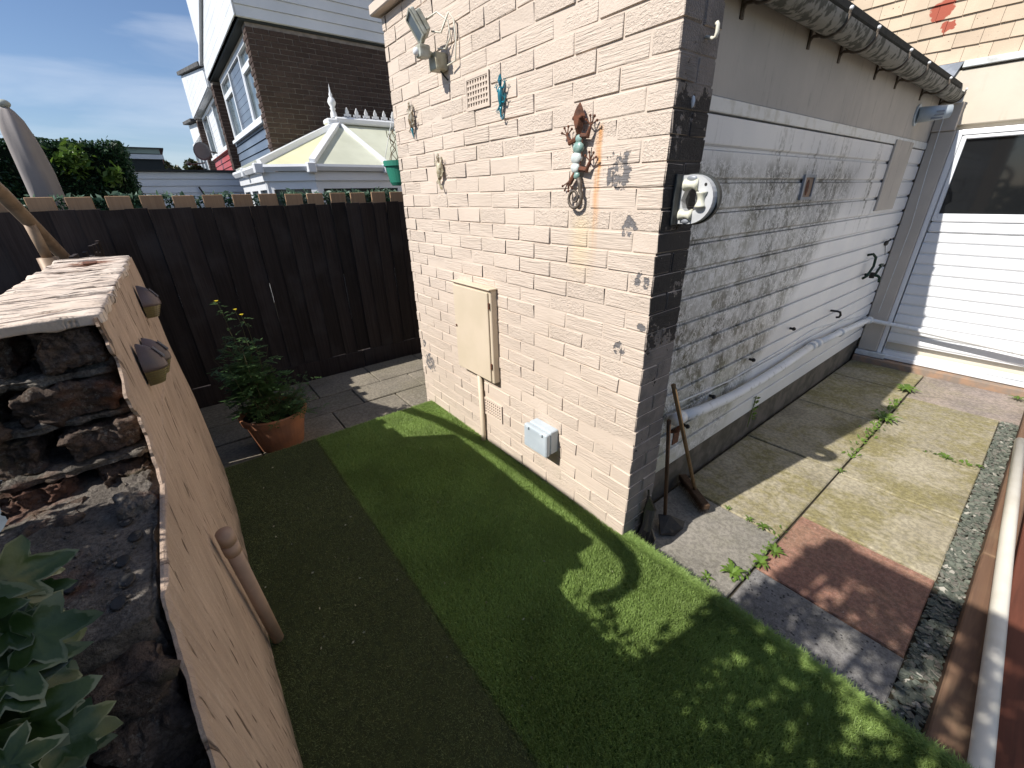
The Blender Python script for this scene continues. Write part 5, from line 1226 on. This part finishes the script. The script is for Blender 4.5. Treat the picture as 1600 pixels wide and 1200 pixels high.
o = sp.build('garden_stake', 'iron_black'); tag(o, 'dark pointed garden stake between the ivy and the broken brick end', 'stake')

# ------------------------------------------------------------------ parasol frame and folded parasol
pr_ = empty('parasol_frame', (-2.72, -1.95, ZP), 'aged bronze cantilever parasol frame with a diagonal arm beyond the wall', 'parasol frame')
arm = [(-3.55, 1.07), (-3.31, 1.19), (-2.85, 1.40), (-2.36, 1.625), (-1.9, 1.78), (-1.4, 1.868), (-1.0, 1.876), (-0.55, 1.868), (-0.30, 1.842), (-0.165, 1.815), (-0.095, 1.765), (-0.055, 1.70), (-0.050, 1.62), (-0.078, 1.535)]
MB().tube([(x, -1.95, z) for x, z in arm], 0.033, 16).build('arm', 'pole', pr_, smooth=True)
MB().tube([(-2.70, -1.95, ZP), (-2.70, -1.95, 1.29)], 0.046, 18).build('mast_sleeve', 'pole', pr_, smooth=True)
MB().tube([(-2.70, -1.95, 1.29), (-2.645, -1.95, 1.47)], 0.024, 14).build('mast', 'pole', pr_, smooth=True)
MB().box(-2.95, -2.45, -2.2, -1.88, ZP, ZP + 0.06).build('base', 'concrete', pr_, bevel=0.01)
# folded parasol next door
fp = empty('folded_parasol', (-4.2, -2.03, ZP), 'folded parasol in a grey cover standing beyond the fence', 'parasol')
n_ = 22; vs = []; lev = [(1.0, .105), (1.3, .108), (1.64, .100), (1.80, .098), (1.95, .092), (2.05, .085), (2.14, .070), (2.20, .040), (2.225, .02)]
for z, r in lev:
    for j in range(n_):
        a = 2 * pi * j / n_; q = r * (1 + 0.10 * sin(a * 5 + z * 3) + 0.05 * sin(a * 3 - z * 9)); vs.append((-4.2 + q * cos(a), -2.048 + 0.02 * (2.2 - z) + q * sin(a) * 0.95, z))
MB().add(vs, [(i * n_ + j, i * n_ + (j + 1) % n_, (i + 1) * n_ + (j + 1) % n_, (i + 1) * n_ + j) for i in range(len(lev) - 1) for j in range(n_)] + [tuple(range((len(lev) - 1) * n_, len(lev) * n_))]).build('cover', 'cover', fp, smooth=True)
MB().ball((-4.2, -2.048, 2.245), 0.038, 12, 8, (1, 1, .75)).build('finial', 'lamp_grey', fp, smooth=True)
MB().tube([(-4.2, -2.03, ZP), (-4.2, -2.03, 1.05)], 0.025, 10).build('pole', 'pole', fp)

# ------------------------------------------------------------------ terracotta pot with a straggly plant
pt = empty('plant_pot', (-2.42, -1.12, ZP), 'terracotta pot of straggly green plants in front of the dark fence', 'plant pot')
c = Vector((-2.40, -1.105, ZP))
MB().lathe(c, [(0.0, 0.0), (0.145, 0.0), (0.155, 0.01), (0.205, 0.235), (0.208, 0.24), (0.222, 0.243), (0.232, 0.29), (0.228, 0.298), (0.214, 0.297), (0.205, 0.26), (0.0, 0.255)], 40).build('pot_body', 'terracotta', pt, smooth=False)
MB().lathe(c + Vector((0, 0, 0.262)), [(0.0, 0.01), (0.12, 0.006), (0.207, 0.0)], 24).build('compost', 'compost', pt)
st = MB(); leaves = []; fl_pts = []
rs_ = random.Random(21)
def grow(base, tip, n, r, spread, dens, lo=0.15, ls=1.0):
    base = Vector(base); tip = Vector(tip); pts = []
    bend = Vector((rs_.uniform(-.05, .05), rs_.uniform(-.05, .05), 0))
    for i in range(n + 1):
        t = i / n; pts.append(base.lerp(tip, t) + bend * sin(pi * t) + Vector((rs_.uniform(-.006, .006), rs_.uniform(-.006, .006), 0)))
    st.tube(pts, [r * (1 - .7 * i / n) for i in range(n + 1)], 5)
    for k_ in range(dens):
        t = rs_.uniform(lo, 1.0); p = base.lerp(tip, t) + bend * sin(pi * t)
        a = rs_.uniform(0, 6.28); d = Vector((cos(a), sin(a), rs_.uniform(-.3, .6))).normalized(); L = 1.25 * spread * rs_.uniform(.4, 1.0) * (1.15 - .6 * t)
        # pinnate leaf: leaflets along a rachis
        m = 5
        for j in range(m):
            q = p + d * L * (j + 1) / m - Vector((0, 0, 0.25 * L * (j / m) ** 2)); leaves.append((q, d, L * .46 * ls))
    return tip
b0 = c + Vector((0, 0, 0.25))
tops = [((-0.12, -0.13, 0.97), 34), ((-0.10, -0.04, 0.90), 34), ((0.0, -0.02, 0.88), 30), ((-0.05, -0.16, 0.72), 34), ((0.06, -0.08, 0.70), 30), ((-0.14, -0.08, 0.62), 30), ((-0.02, -0.18, 0.55), 30), ((-0.12, -0.2, 0.45), 26), ((0.05, 0.0, 0.5), 22), ((0.0, -0.1, 0.42), 24)]
for (o_, dn) in tops:
    tp = grow(b0 + Vector((rs_.uniform(-.07, .05), rs_.uniform(-.12, .04), 0)), b0 + Vector((o_[0], o_[1], o_[2] - 0.10)), 8, 0.0042, 0.13 if o_[2] < .8 else 0.08, dn - 10, 0.30 if o_[2] < .8 else 0.25)
    if o_[2] > 0.8: fl_pts.append(tp)
for o_ in ((-.25,-.15,.62),(-.22,-.02,.55),(-.05,-.25,.5),(-.3,-.22,.4),(.1,-.18,.45),(-.18,.1,.48),(-.3,-.05,.3),(.02,.06,.40)): grow(b0, b0 + Vector(o_), 7, .003, .13, 17, .35, 1.0)
for i in range(64):
    a = rs_.uniform(0, 6.28); rr = rs_.uniform(0.1, 0.36)
    grow(b0 + Vector((cos(a) * .1, sin(a) * .1, 0)), b0 + Vector((cos(a) * rr + .02, sin(a) * rr + .06, rs_.uniform(0.03, 0.26))), 4, 0.002, 0.07, 8, 0.2, 0.8)
st.build('stem', 'stem', pt)
mb = MB()
for (p, d, s) in leaves:
    for sg in (-1, 1):
        w = Vector((-d.y, d.x, 0)); w = w.normalized() if w.length > 1e-4 else Vector((1, 0, 0)); e = (w * sg + d * .9 + Vector((0, 0, rs_.uniform(-.4, .3)))).normalized()
        u = e.cross(Vector((0, 0, 1))); u = u.normalized() * s * .22 if u.length > 1e-4 else Vector((s * .2, 0, 0))
        mb.add([p, p + e * s * .5 + u, p + e * s, p + e * s * .5 - u], [(0, 1, 2, 3)])
o = mb.build('foliage', 'potleaf', pt); o['kind'] = 'stuff'
for p in fl_pts:
    mb = MB()
    for k_ in range(10):
        a = 2 * pi * k_ / 10; e = Vector((cos(a), sin(a), 0.35)) * 0.014; w = Vector((-sin(a), cos(a), 0)) * 0.004; mb.add([p, p + e * .6 + w, p + e, p + e * .6 - w], [(0, 1, 2, 3)])
    mb.ball(p, 0.006, 6, 4); mb.build('flower', 'petal', pt)

# ------------------------------------------------------------------ hedge, tree, next-door shed
hd = empty('hedge', (-6.3, -2.6, ZP), 'dense dark green clipped hedge beyond the fence', 'hedge')
y1 = -1.50; zt = 2.20
MB().box(-6.8, -6.06, -5.5, y1 - 0.09, ZP, zt - 0.07).build('dark_inner_box', plain('hedge_interior', (0.006, 0.012, 0.005), None, rough=1), hd)  # near-black box stands in for the shade inside the hedge
rs = np.random.RandomState(12); n = 48000; P = []
u = rs.rand(n)
a = np.stack([-6.0 + rs.normal(0, .035, n) - 0.03, rs.uniform(-5.5, y1, n), rs.uniform(0.9, zt, n)], 1)[: int(n * .72)]
b = np.stack([rs.uniform(-6.8, -6.0, n), rs.uniform(-5.5, y1, n), zt - .03 + rs.normal(0, .022, n)], 1)[: int(n * .14)]
c2 = np.stack([rs.uniform(-6.8, -6.0, n), y1 - 0.04 + rs.normal(0, .03, n), rs.uniform(0.9, zt, n)], 1)[: int(n * .14)]
P = np.concatenate([a, b, c2]); P[:, 0] += 0.05 * np.sin(P[:, 1] * 9 + P[:, 2] * 7); P[:, 1] += 0.0
o = leafcloud('foliage', P, 0.021, 'hedge', 5, hd); o['kind'] = 'stuff'
n = 260; P = np.stack([-5.93 + rs.normal(0, .04, n), -1.95 + rs.normal(0, .07, n), 2.00 + rs.normal(0, .06, n)], 1); P2 = np.stack([-5.93 + rs.normal(0, .03, 90), -1.66 + rs.normal(0, .05, 90), 1.85 + rs.normal(0, .05, 90)], 1)
o = leafcloud('bright_shoots', np.concatenate([P, P2]), 0.040, 'hedge_bright', 6, hd); o['kind'] = 'stuff'; o['label'] = 'lime green shoots'
def tree(name, c, r, h, n, label, seed, size=0.10, mat='tree'):
    e = empty(name, (c[0], c[1], ZP), label, 'tree'); rs = np.random.RandomState(seed)
    MB().tube([(c[0], c[1], ZP), (c[0] + .05, c[1], c[2] * .5), (c[0], c[1] + .05, c[2])], [.14, .10, .06], 8).build('trunk', 'twig', e)
    nb = 22; cen = np.stack([c[0] + rs.uniform(-r, r, nb), c[1] + rs.uniform(-r, r, nb) * 1.2, c[2] + rs.uniform(-h, h, nb) * .75], 1); k_ = rs.randint(0, nb, n)
    d = rs.normal(size=(n, 3)); d /= np.linalg.norm(d, axis=1)[:, None]; P = cen[k_] + d * (rs.uniform(.25, .5, n) ** .5)[:, None] * np.array([r, r, h]) * .55
    o = leafcloud('crown', P, size, mat, seed, e); o['kind'] = 'stuff'
tree('tree', (-17.0, -0.62, 2.0), 0.55, 0.85, 9000, 'bushy olive green tree beyond the white outbuilding roof', 31, 0.07)
sh = empty('white_outbuilding', (-9.5, -0.8, ZP), 'low white boarded outbuilding beyond the fence', 'outbuilding')
box('wall', 'lap_white', (-12, -8.64, -3.4, -0.02, ZP, 2.03), sh)
z = 2.03
while z > 0.9:
    z -= 0.105; MB().prism([(-8.64, -3.4, z), (-8.605, -3.4, z), (-8.62, -3.4, z + .100), (-8.64, -3.4, z + .100)], (0, 3.38, 0)).build('board', 'lap_white', sh)
box('roof_edge', 'eave', (-12.1, -8.56, -3.45, 0.0, 2.032, 2.062), sh)
for q in (-1.50, -1.05, -0.55, -0.1): box('roof_clip', 'eave', (-8.62, -8.57, q - .02, q + .02, 2.063, 2.085), sh)
MB().tube([(-8.57, -0.72, 1.80), (-8.55, -0.67, 1.66)], 0.014, 6).build('bracket', 'iron_black', sh)
dm = empty('flat_roof_building', (-13, -2.2, ZP), 'far flat roofed building with a pale green fascia band', 'building')
box('wall', 'eave', (-15, -12.05, -4.2, -1.0, ZP, 2.44), dm)
box('white_band', 'lap_white', (-15, -12.0, -4.25, -0.96, 2.442, 2.53), dm)
box('green_fascia', plain('pale_green_fascia', (0.30, 0.36, 0.31), (0.24, 0.30, 0.26), 2), (-15, -12.0, -4.25, -1.0, 2.545, 2.64), dm)
box('roof', 'roof', (-15.1, -11.95, -4.3, -0.92, 2.642, 2.66), dm)

# ------------------------------------------------------------------ terrace of houses
XH = -8.0; YH = 0.45
h1 = empty('brick_house', (-10, 3, ZP), 'dark brown brick end house with white cladding and slate blue panels', 'house')
box('wall_core', 'dmortar', (-12.6, XH - 0.012, YH + 0.15, 9, ZP, 4.09), h1)
box('corner_pier', 'dmortar', (-8.30, XH - 0.012, YH + 0.012, YH + 0.15, ZP, 4.09), h1)
dbm = [brick_mesh('house_brick', 0.1025, 0.215, 0.065, 'dbrick', 0.001, 0.004, 60 + s) for s in range(3)]
dbh = [brick_mesh('house_brick_half', 0.215, 0.1025, 0.065, 'dbrick', 0.001, 0.004, 70 + s) for s in range(2)]
cand = []
for kz in range(56):
    z = -0.13 + kz * 0.075
    if z + .035 > 4.088: break
    odd = kz % 2
    if odd: ystart = YH + 0.1125; cand.append((dbh[0], (XH - 0.1075, YH + 0.051, z)))
    else: ystart = YH + 0.0; cand.append((dbh[1], (XH - 0.22, YH + 0.051, z)))
    y = ystart
    while y < 6.0:
        cand.append((dbm[rnd.randrange(3)], (XH - 0.051, y + 0.1075, z))); y += 0.225
vis = [c_ for c_ in cand if inview(c_[1], 5) and c_[1][2] > 2.25 and c_[1][1] < 2.75]
vis.sort(key=lambda c_: px(c_[1])[2]); sv = set(id(c_) for c_ in vis[:290])
for (me, loc) in vis[:290]: inst('brick', me, (loc[0] + rnd.uniform(-.002, .002), loc[1], loc[2]), h1)
mb = join_boxes([(c_[0], c_[1]) for c_ in cand if id(c_) not in sv])
o = mb.build('remaining_bricks', 'dbrick', h1); o['kind'] = 'stuff'
# gable cladding above the brick
box('gable_cladding', 'lap_white', (-12.6, XH + 0.03, YH - 0.10, 9, 4.12, 6.8), h1)
h1.children[-1].hide_render = False
z = 4.125
while z < 6.4:
    MB().prism([(XH + 0.03, YH - 0.095, z), (XH + 0.062, YH - 0.095, z), (XH + 0.045, YH - 0.095, z + .145), (XH + 0.03, YH - 0.095, z + .145)], (0, 8, 0)).build('gable_board', 'lap_white', h1); z += 0.15
box('eave_shadow_board', 'eave', (-12.6, XH + 0.02, YH - 0.07, 9, 4.085, 4.118), h1)
# front: mono-pitch white cladding rising towards the gable
def front(h, xa, xb, za, zb, z0, mat, y):
    """boards on the front face between xa (far) and xb (near); top edge runs from za to zb"""
    z = z0
    while z < max(za, zb) - 0.02:
        zt_ = min(z + .145, max(za, zb))
        # cut the board where the sloping verge crosses
        def xs(zz):
            if za == zb: return xa, xb
            t = (zz - za) / (zb - za); t = min(max(t, 0), 1); xc = xa + (xb - xa) * t
            return (xc, xb) if zb > za and zz > za else ((xa, xc) if za > zb and zz > zb else (xa, xb))
        l0, r0_ = xs(z); l1, r1_ = xs(zt_)
        MB().prism([(l0, y, z), (r0_, y, z), (r1_, y, zt_), (l1, y, zt_)], (0, -0.02, 0)).build('front_board', mat, h); z += 0.15
h1f = MB().prism([(-12.55, YH - 0.10, 4.12), (XH + 0.025, YH - 0.10, 4.12), (XH + 0.025, YH - 0.10, 5.55), (-12.55, YH - 0.10, 4.38)], (0, 0.05, 0)).build('front_gable', 'lap_white', h1)
h1.children[-1]
front(h1, -12.5, XH + 0.06, 4.38, 5.55, 4.13, 'lap_white', YH - 0.102)
MB().prism([(-12.62, YH - 0.18, 4.40), (XH + 0.12, YH - 0.18, 5.59), (XH + 0.12, YH - 0.18, 5.66), (-12.62, YH - 0.18, 4.47)], (0, 0.10, 0)).build('verge', 'lap_white', h1)
# bay: window frame, panes, blue panels
def wbox(mat, x0, x1, z0, z1, y0, y1, name, parent): return box(name, mat, (x0, x1, y0, y1, z0, z1), parent)
def window(h, x0, x1, z0, z1, mull, y, mat_mid, trans):
    f = MB(); t = 0.07
    f.box(x0, x1, y - .05, y + .05, z0, z0 + t).box(x0, x1, y - .05, y + .05, z1 - t, z1)
    f.box(x0, x0 + t, y - .05, y + .05, z0 + t, z1 - t).box(x1 - t, x1, y - .05, y + .05, z0 + t, z1 - t)
    for m_ in mull: f.box(m_ - .04, m_ + .04, y - .048, y + .05, z0 + t, z1 - t)
    w = f.build('window', 'pvc', h)
    xs = [x0 + t] + [q for m_ in mull for q in (m_ - .04, m_ + .04)] + [x1 - t]
    for i in range(0, len(xs), 2):
        a, b = xs[i], xs[i + 1]
        if mat_mid and i == 2:
            z = z0 + t
            while z < z1 - t: box('panel_board', mat_mid, (a, b, y - .02 + .004, y + .02, z, min(z + .118, z1 - t)), w); z += 0.125
            continue
        box('pane', 'glass_far', (a, b, y, y + .02, z0 + t, z1 - t), w)
        if trans: box('transom', 'pvc', (a, b, y - .045, y - 0.002, z0 + (z1 - z0) * .68, z0 + (z1 - z0) * .68 + .09), w)
        # inner sash
        for p0, p1 in ((a, a + .05), (b - .05, b)): box('sash', 'pvc', (p0, p1, y - .04, y - .003, z0 + t, z0 + (z1 - z0) * .68), w)
        box('curtain', 'lap_white', (a + (b - a) * .55, b - .06, y + .021, y + .03, z0 + t, z0 + (z1 - z0) * .66), w)
    return w
window(h1, -12.0, -8.40, 2.86, 4.02, (-10.75, -9.35), YH + 0.10, 'lap_blue', True)
box('window_sill', 'pvc', (-12.05, -8.36, YH - 0.0, YH + 0.14, 2.80, 2.858), h1)
z = 0.2
while z < 2.78: MB().prism([(-12.2, YH + .10, z), (-12.2, YH + .06, z), (-12.2, YH + .08, z + .145), (-12.2, YH + .10, z + .145)], (3.88, 0, 0)).build('blue_board', 'lap_blue', h1); z += 0.15
box('head_panel', 'fascia', (-12.1, -8.35, YH + 0.06, YH + 0.14, 4.022, 4.084), h1)
def pier(h, x0, x1, y0, z0, z1):
    mb = MB(); z = z0; k_ = 0
    while z < z1 - .065:
        o_ = 0.0 if k_ % 2 else 0.02
        mb.box(x0 + o_ * .3, x1 - o_ * .3, y0 + o_ * .3, YH + .4, z, z + .065); z += 0.075; k_ += 1
    mb.build('party_pier', 'dbrick', h); box('pier_mortar', 'dmortar', (x0 + .012, x1 - .012, y0 + .012, YH + .4, z0, z1), h)
pier(h1, -12.78, -12.42, YH - 0.06, ZP, 4.09)
# second house: opposite pitch, red panel
h2 = empty('terrace_house', (-15.2, 3, ZP), 'second terrace house with white cladding and red panel under the window', 'house')
box('wall_core', 'lap_white', (-17.9, -12.80, YH + .16, 9, ZP, 4.1), h2)
MB().prism([(-17.9, YH - .10, 4.02), (-12.7, YH - .10, 4.02), (-12.7, YH - .10, 4.40), (-17.9, YH - .10, 5.17)], (0, 8, 0)).build('front_gable', 'lap_white', h2)
z = 4.04
front(h2, -17.92, -12.75, 5.17, 4.40, 4.04, 'lap_white', YH - .102)
MB().prism([(-18.0, YH - .20, 5.20), (-12.7, YH - .20, 4.42), (-12.7, YH - .20, 4.50), (-18.0, YH - .20, 5.29)], (0, 8, 0)).build('roof', 'roof', h2)
window(h2, -17.3, -13.1, 2.85, 3.98, (-15.9, -14.4), YH + .10, 'lap_white', False)
z = 0.2
while z < 2.78: MB().prism([(-17.3, YH + .10, z), (-17.3, YH + .06, z), (-17.3, YH + .08, z + .145), (-17.3, YH + .10, z + .145)], (4.2, 0, 0)).build('red_board', 'lap_red', h2); z += 0.15
box('window_sill', 'pvc', (-17.35, -13.05, YH, YH + .14, 2.79, 2.848), h2)
pier(h2, -18.05, -17.7, YH - .06, ZP, 4.0)
h3 = empty('far_terrace_house', (-20.5, 3, ZP), 'farthest terrace house with low grey roof and white front', 'house')
box('wall_core', 'lap_white', (-23, -18.1, YH + .05, 9, ZP, 3.75), h3)
MB().prism([(-21.0, YH - .05, 3.6), (-18.1, YH - .05, 3.6), (-18.1, YH - .05, 3.95), (-21.0, YH - .05, 4.2)], (0, 8, 0)).build('front_gable', 'lap_white', h3)
MB().prism([(-21.2, YH - .2, 4.24), (-18.05, YH - .2, 3.98), (-18.05, YH - .2, 4.06), (-21.2, YH - .2, 4.33)], (0, 8, 0)).build('roof', 'roof', h3)
window(h3, -22.4, -18.6, 2.2, 3.45, (-21.0, -19.8), YH + .03, None, False)
ds = empty('satellite_dish', (-15.65, YH - 0.3, 2.9), 'dark grey satellite dish on the side of the terrace', 'satellite dish')
M = Matrix.Translation((-15.65, YH - 0.36, 2.93)) @ Matrix.Rotation(radians(20), 4, 'Z') @ Matrix.Rotation(radians(-80), 4, 'Y') @ Matrix.Scale(0.66, 4)
xf(MB().lathe((0, 0, 0), [(0.0, 0.0), (0.14, -0.012), (0.27, -0.045), (0.36, -0.09), (0.362, -0.10), (0.27, -0.056), (0.14, -0.022), (0.0, -0.01)], 22)).build('dish', 'dish', ds, smooth=True)
MB().tube([(-15.60, YH - .36, 2.62), (-15.25, YH - .75, 2.55)], 0.016, 6).ball((-15.22, YH - .78, 2.57), 0.06, 8, 6).build('feed_arm', 'iron_black', ds)
MB().tube([(-15.68, YH - .34, 2.95), (-15.80, YH + 0.06, 2.90)], 0.025, 6).build('wall_arm', 'iron_black', ds)

# ------------------------------------------------------------------ conservatory
cs = empty('conservatory', (-6.8, 1.6, ZP), 'white conservatory with yellowed roof panels and crested ridge', 'conservatory')
EZ = 1.995
A0 = Vector((-8.0, -0.17, EZ)); A1 = Vector((-5.93, -0.17, EZ)); A2 = Vector((-5.60, 0.40, EZ)); A3 = Vector((-5.60, 4.2, EZ)); A4 = Vector((-8, 4.2, EZ))
RZ = 2.63; R0 = Vector((-6.75, 1.22, RZ)); R1 = Vector((-6.75, 4.2, RZ))
mid = lambda a, b, t: a.lerp(b, t)
def pane(pts, mat, n='roof_panel'): MB().prism(pts, (0, 0, -0.025)).build(n, mat, cs)
pane([A0, A1, R0, Vector((-8, 1.22, RZ - 0.02))], 'poly_y'); pane([A1, A2, R0], 'poly_y')
ysp = [0.40, 1.22, 2.05, 2.9, 3.6, 4.2]
pane([A2, Vector((-5.6, 1.45, EZ)), R0], 'poly')
pane([Vector((-5.6, 1.45, EZ)), Vector((-5.6, 2.5, EZ)), Vector((-6.75, 2.1, RZ)), R0], 'poly'); pane([Vector((-5.6, 2.5, EZ)), A3, R1, Vector((-6.75, 2.1, RZ))], 'poly')
def bar(a, b, w, n='rafter'):
    a = Vector(a); b = Vector(b); MB().tube([a + Vector((0, 0, .02)), b + Vector((0, 0, .02))], w, 4).build(n, 'pvc', cs)
bar(A1, R0, 0.050, 'hip_rafter'); bar(A2, R0, 0.055, 'hip_rafter'); bar((-5.6, 1.45, EZ), R0, 0.032); bar((-5.6, 2.5, EZ), (-6.75, 2.1, RZ), 0.032); bar((-8, -0.17, EZ), (-8, 1.2, RZ), 0.04)
MB().box(-6.83, -6.67, 1.16, 4.2, RZ, RZ + 0.09).build('ridge', 'pvc', cs, bevel=0.02)
MB().box(-6.86, -6.64, 1.02, 1.18, RZ - .02, RZ + 0.06).build('ridge_end', 'pvc', cs, bevel=0.02)
MB().lathe((-6.75, 1.17, RZ + .08), [(0.05, 0), (0.045, .06), (0.03, .10), (0.045, .12), (0.03, .14), (0.055, .18), (0.06, .21), (0.045, .25), (0.02, .28), (0.028, .30), (0.012, .34), (0.002, .44)], 14).build('finial', 'pvc', cs, smooth=True)
for i in range(16):
    y = 1.38 + i * 0.152
    MB().prism([(-6.75, y - .012, RZ + .085), (-6.75, y + .012, RZ + .085), (-6.75, y + .016, RZ + .12), (-6.75, y + .05, RZ + .11), (-6.75, y + .055, RZ + .14), (-6.75, y + .022, RZ + .15), (-6.75, y + .028, RZ + .175), (-6.75, y, RZ + .235),
               (-6.75, y - .028, RZ + .175), (-6.75, y - .022, RZ + .15), (-6.75, y - .055, RZ + .14), (-6.75, y - .05, RZ + .11), (-6.75, y - .016, RZ + .12)], (0.02, 0, 0)).build('cresting', 'pvc', cs)
MB().box(-6.76, -6.73, 1.30, 4.1, RZ + .085, RZ + .105).build('cresting_rail', 'pvc', cs)
# gutters and fascia
gp = [A0, A1, A2, A3]
for a, b in zip(gp[:-1], gp[1:]):
    d = (b - a).normalized(); o_ = Vector((d.y, -d.x, 0))
    MB().prism([a + o_ * .07 + Vector((0, 0, -.005)), a - o_ * .02 + Vector((0, 0, -.005)), a - o_ * .02 + Vector((0, 0, -.085)), a + o_ * .05 + Vector((0, 0, -.085)), a + o_ * .078 + Vector((0, 0, -.035))], (b - a)).build('gutter', 'pvc', cs)
    MB().prism([a + Vector((0, 0, -.09)), a - o_ * .04 + Vector((0, 0, -.09)), a - o_ * .04 + Vector((0, 0, -.20)), a + Vector((0, 0, -.20))], (b - a)).build('fascia', 'pvc', cs)
for p in (A1, A2, Vector((-5.6, 1.45, EZ)), Vector((-7.0, -.17, EZ))): MB().box(p.x - .02, p.x + .09, p.y - .09, p.y + .02, EZ - .11, EZ + .012).build('gutter_clip', 'pvc', cs, bevel=0.01)
# walls: white posts with dark glazing
def glazed(a, b, nwin, zt_=EZ - .20):
    a = Vector((a.x, a.y, 0)); b = Vector((b.x, b.y, 0)); L = (b - a).length; d = (b - a) / L; o_ = Vector((d.y, -d.x, 0)) * -0.03
    def seg(t0, t1, z0, z1, th, name, mat, parent=cs, ofs=0.0):
        p = a + d * t0 + o_ + Vector((0, 0, z0)) + Vector((d.y, -d.x, 0)) * ofs; q = d * (t1 - t0)
        return MB().prism([p, p + q, p + q + Vector((0, 0, z1 - z0)), p + Vector((0, 0, z1 - z0))], Vector((-d.y, d.x, 0)) * th).build(name, mat, parent)
    seg(0, L, ZP, 0.6, .1, 'dwarf_wall', 'pvc')
    w = L / nwin
    for i in range(nwin):
        f = seg(i * w, i * w + .09, 0.6, zt_, .07, 'post', 'pvc'); seg(i * w + w - .09, i * w + w - .001, 0.6, zt_, .07, 'post', 'pvc')
        seg(i * w + .09, i * w + w - .09, zt_ - .10, zt_, .065, 'head_rail', 'pvc')
        seg(i * w + .09, i * w + w - .09, 0.6, zt_ - .10, .02, 'glazing', 'glass_blind', cs, -.03)
        for q in range(4): seg(i * w + .10, i * w + w - .10, 1.40 + q * .08, 1.425 + q * .08, .01, 'blind_slat', 'blind', cs, -.055)
MAT['glass_blind'] = plain('conservatory_glass', (0.06, 0.075, 0.07), (0.035, 0.045, 0.04), 3, 0.15, spec=0.5)
MAT['blind'] = plain('wooden_blind', (0.22, 0.17, 0.12), None)
glazed(A0, A1, 3); glazed(A1, A2, 1); glazed(A2, A3, 3)

# ------------------------------------------------------------------ unseen ivy-clad screen behind the viewer, shaped to cast shade on the lawn
sc = empty('trellis_screen', (1.6, -2.05, ZP), 'tall unseen trellis screen with climbers behind the viewpoint', 'trellis')
for xq in (0.20, 1.75, 3.3): box('post', 'fence', (xq, xq + .08, -2.08, -2.0, ZP, 2.785), sc)
box('top_board', 'fence', (0.17, 3.4, -2.06, -2.03, 2.60, 2.79), sc)
rs = np.random.RandomState(44)
def cloud(x0, x1, z0, z1, n, holes, thick=.12, hr=(.02, .045)):
    hlo, hhi = hr
    P = np.stack([rs.uniform(x0, x1, n), -2.05 + rs.normal(0, thick / 2, n), rs.uniform(z0, z1, n)], 1)
    hc = np.stack([rs.uniform(x0, x1, holes), rs.uniform(z0, z1, holes)], 1); hr = rs.uniform(hlo, hhi, holes)
    keep = np.ones(len(P), bool)
    for (hx, hz), r_ in zip(hc, hr): keep &= ((P[:, 0] - hx) ** 2 + (P[:, 2] - hz) ** 2) > r_ ** 2
    return P[keep]
P = np.concatenate([cloud(0.16, 3.4, 1.40, 2.64, 17000, 95, hr=(.04, .085)), cloud(-0.15, 3.4, 0.9, 1.5, 16000, 40, hr=(.03, .06)), cloud(-0.4, 3.4, -0.1, 1.3, 16000, 4)])
o = leafcloud('climber_leaves', P, 0.035, 'hedge', 9, sc); o['kind'] = 'stuff'
box('rail', 'fence', (0.2, 3.4, -2.06, -2.03, 1.2, 1.26), sc)
for i in range(12): box('lath', 'fence', (0.30 + i * .25, 0.33 + i * .25, -2.055, -2.035, ZP, 2.60), sc)
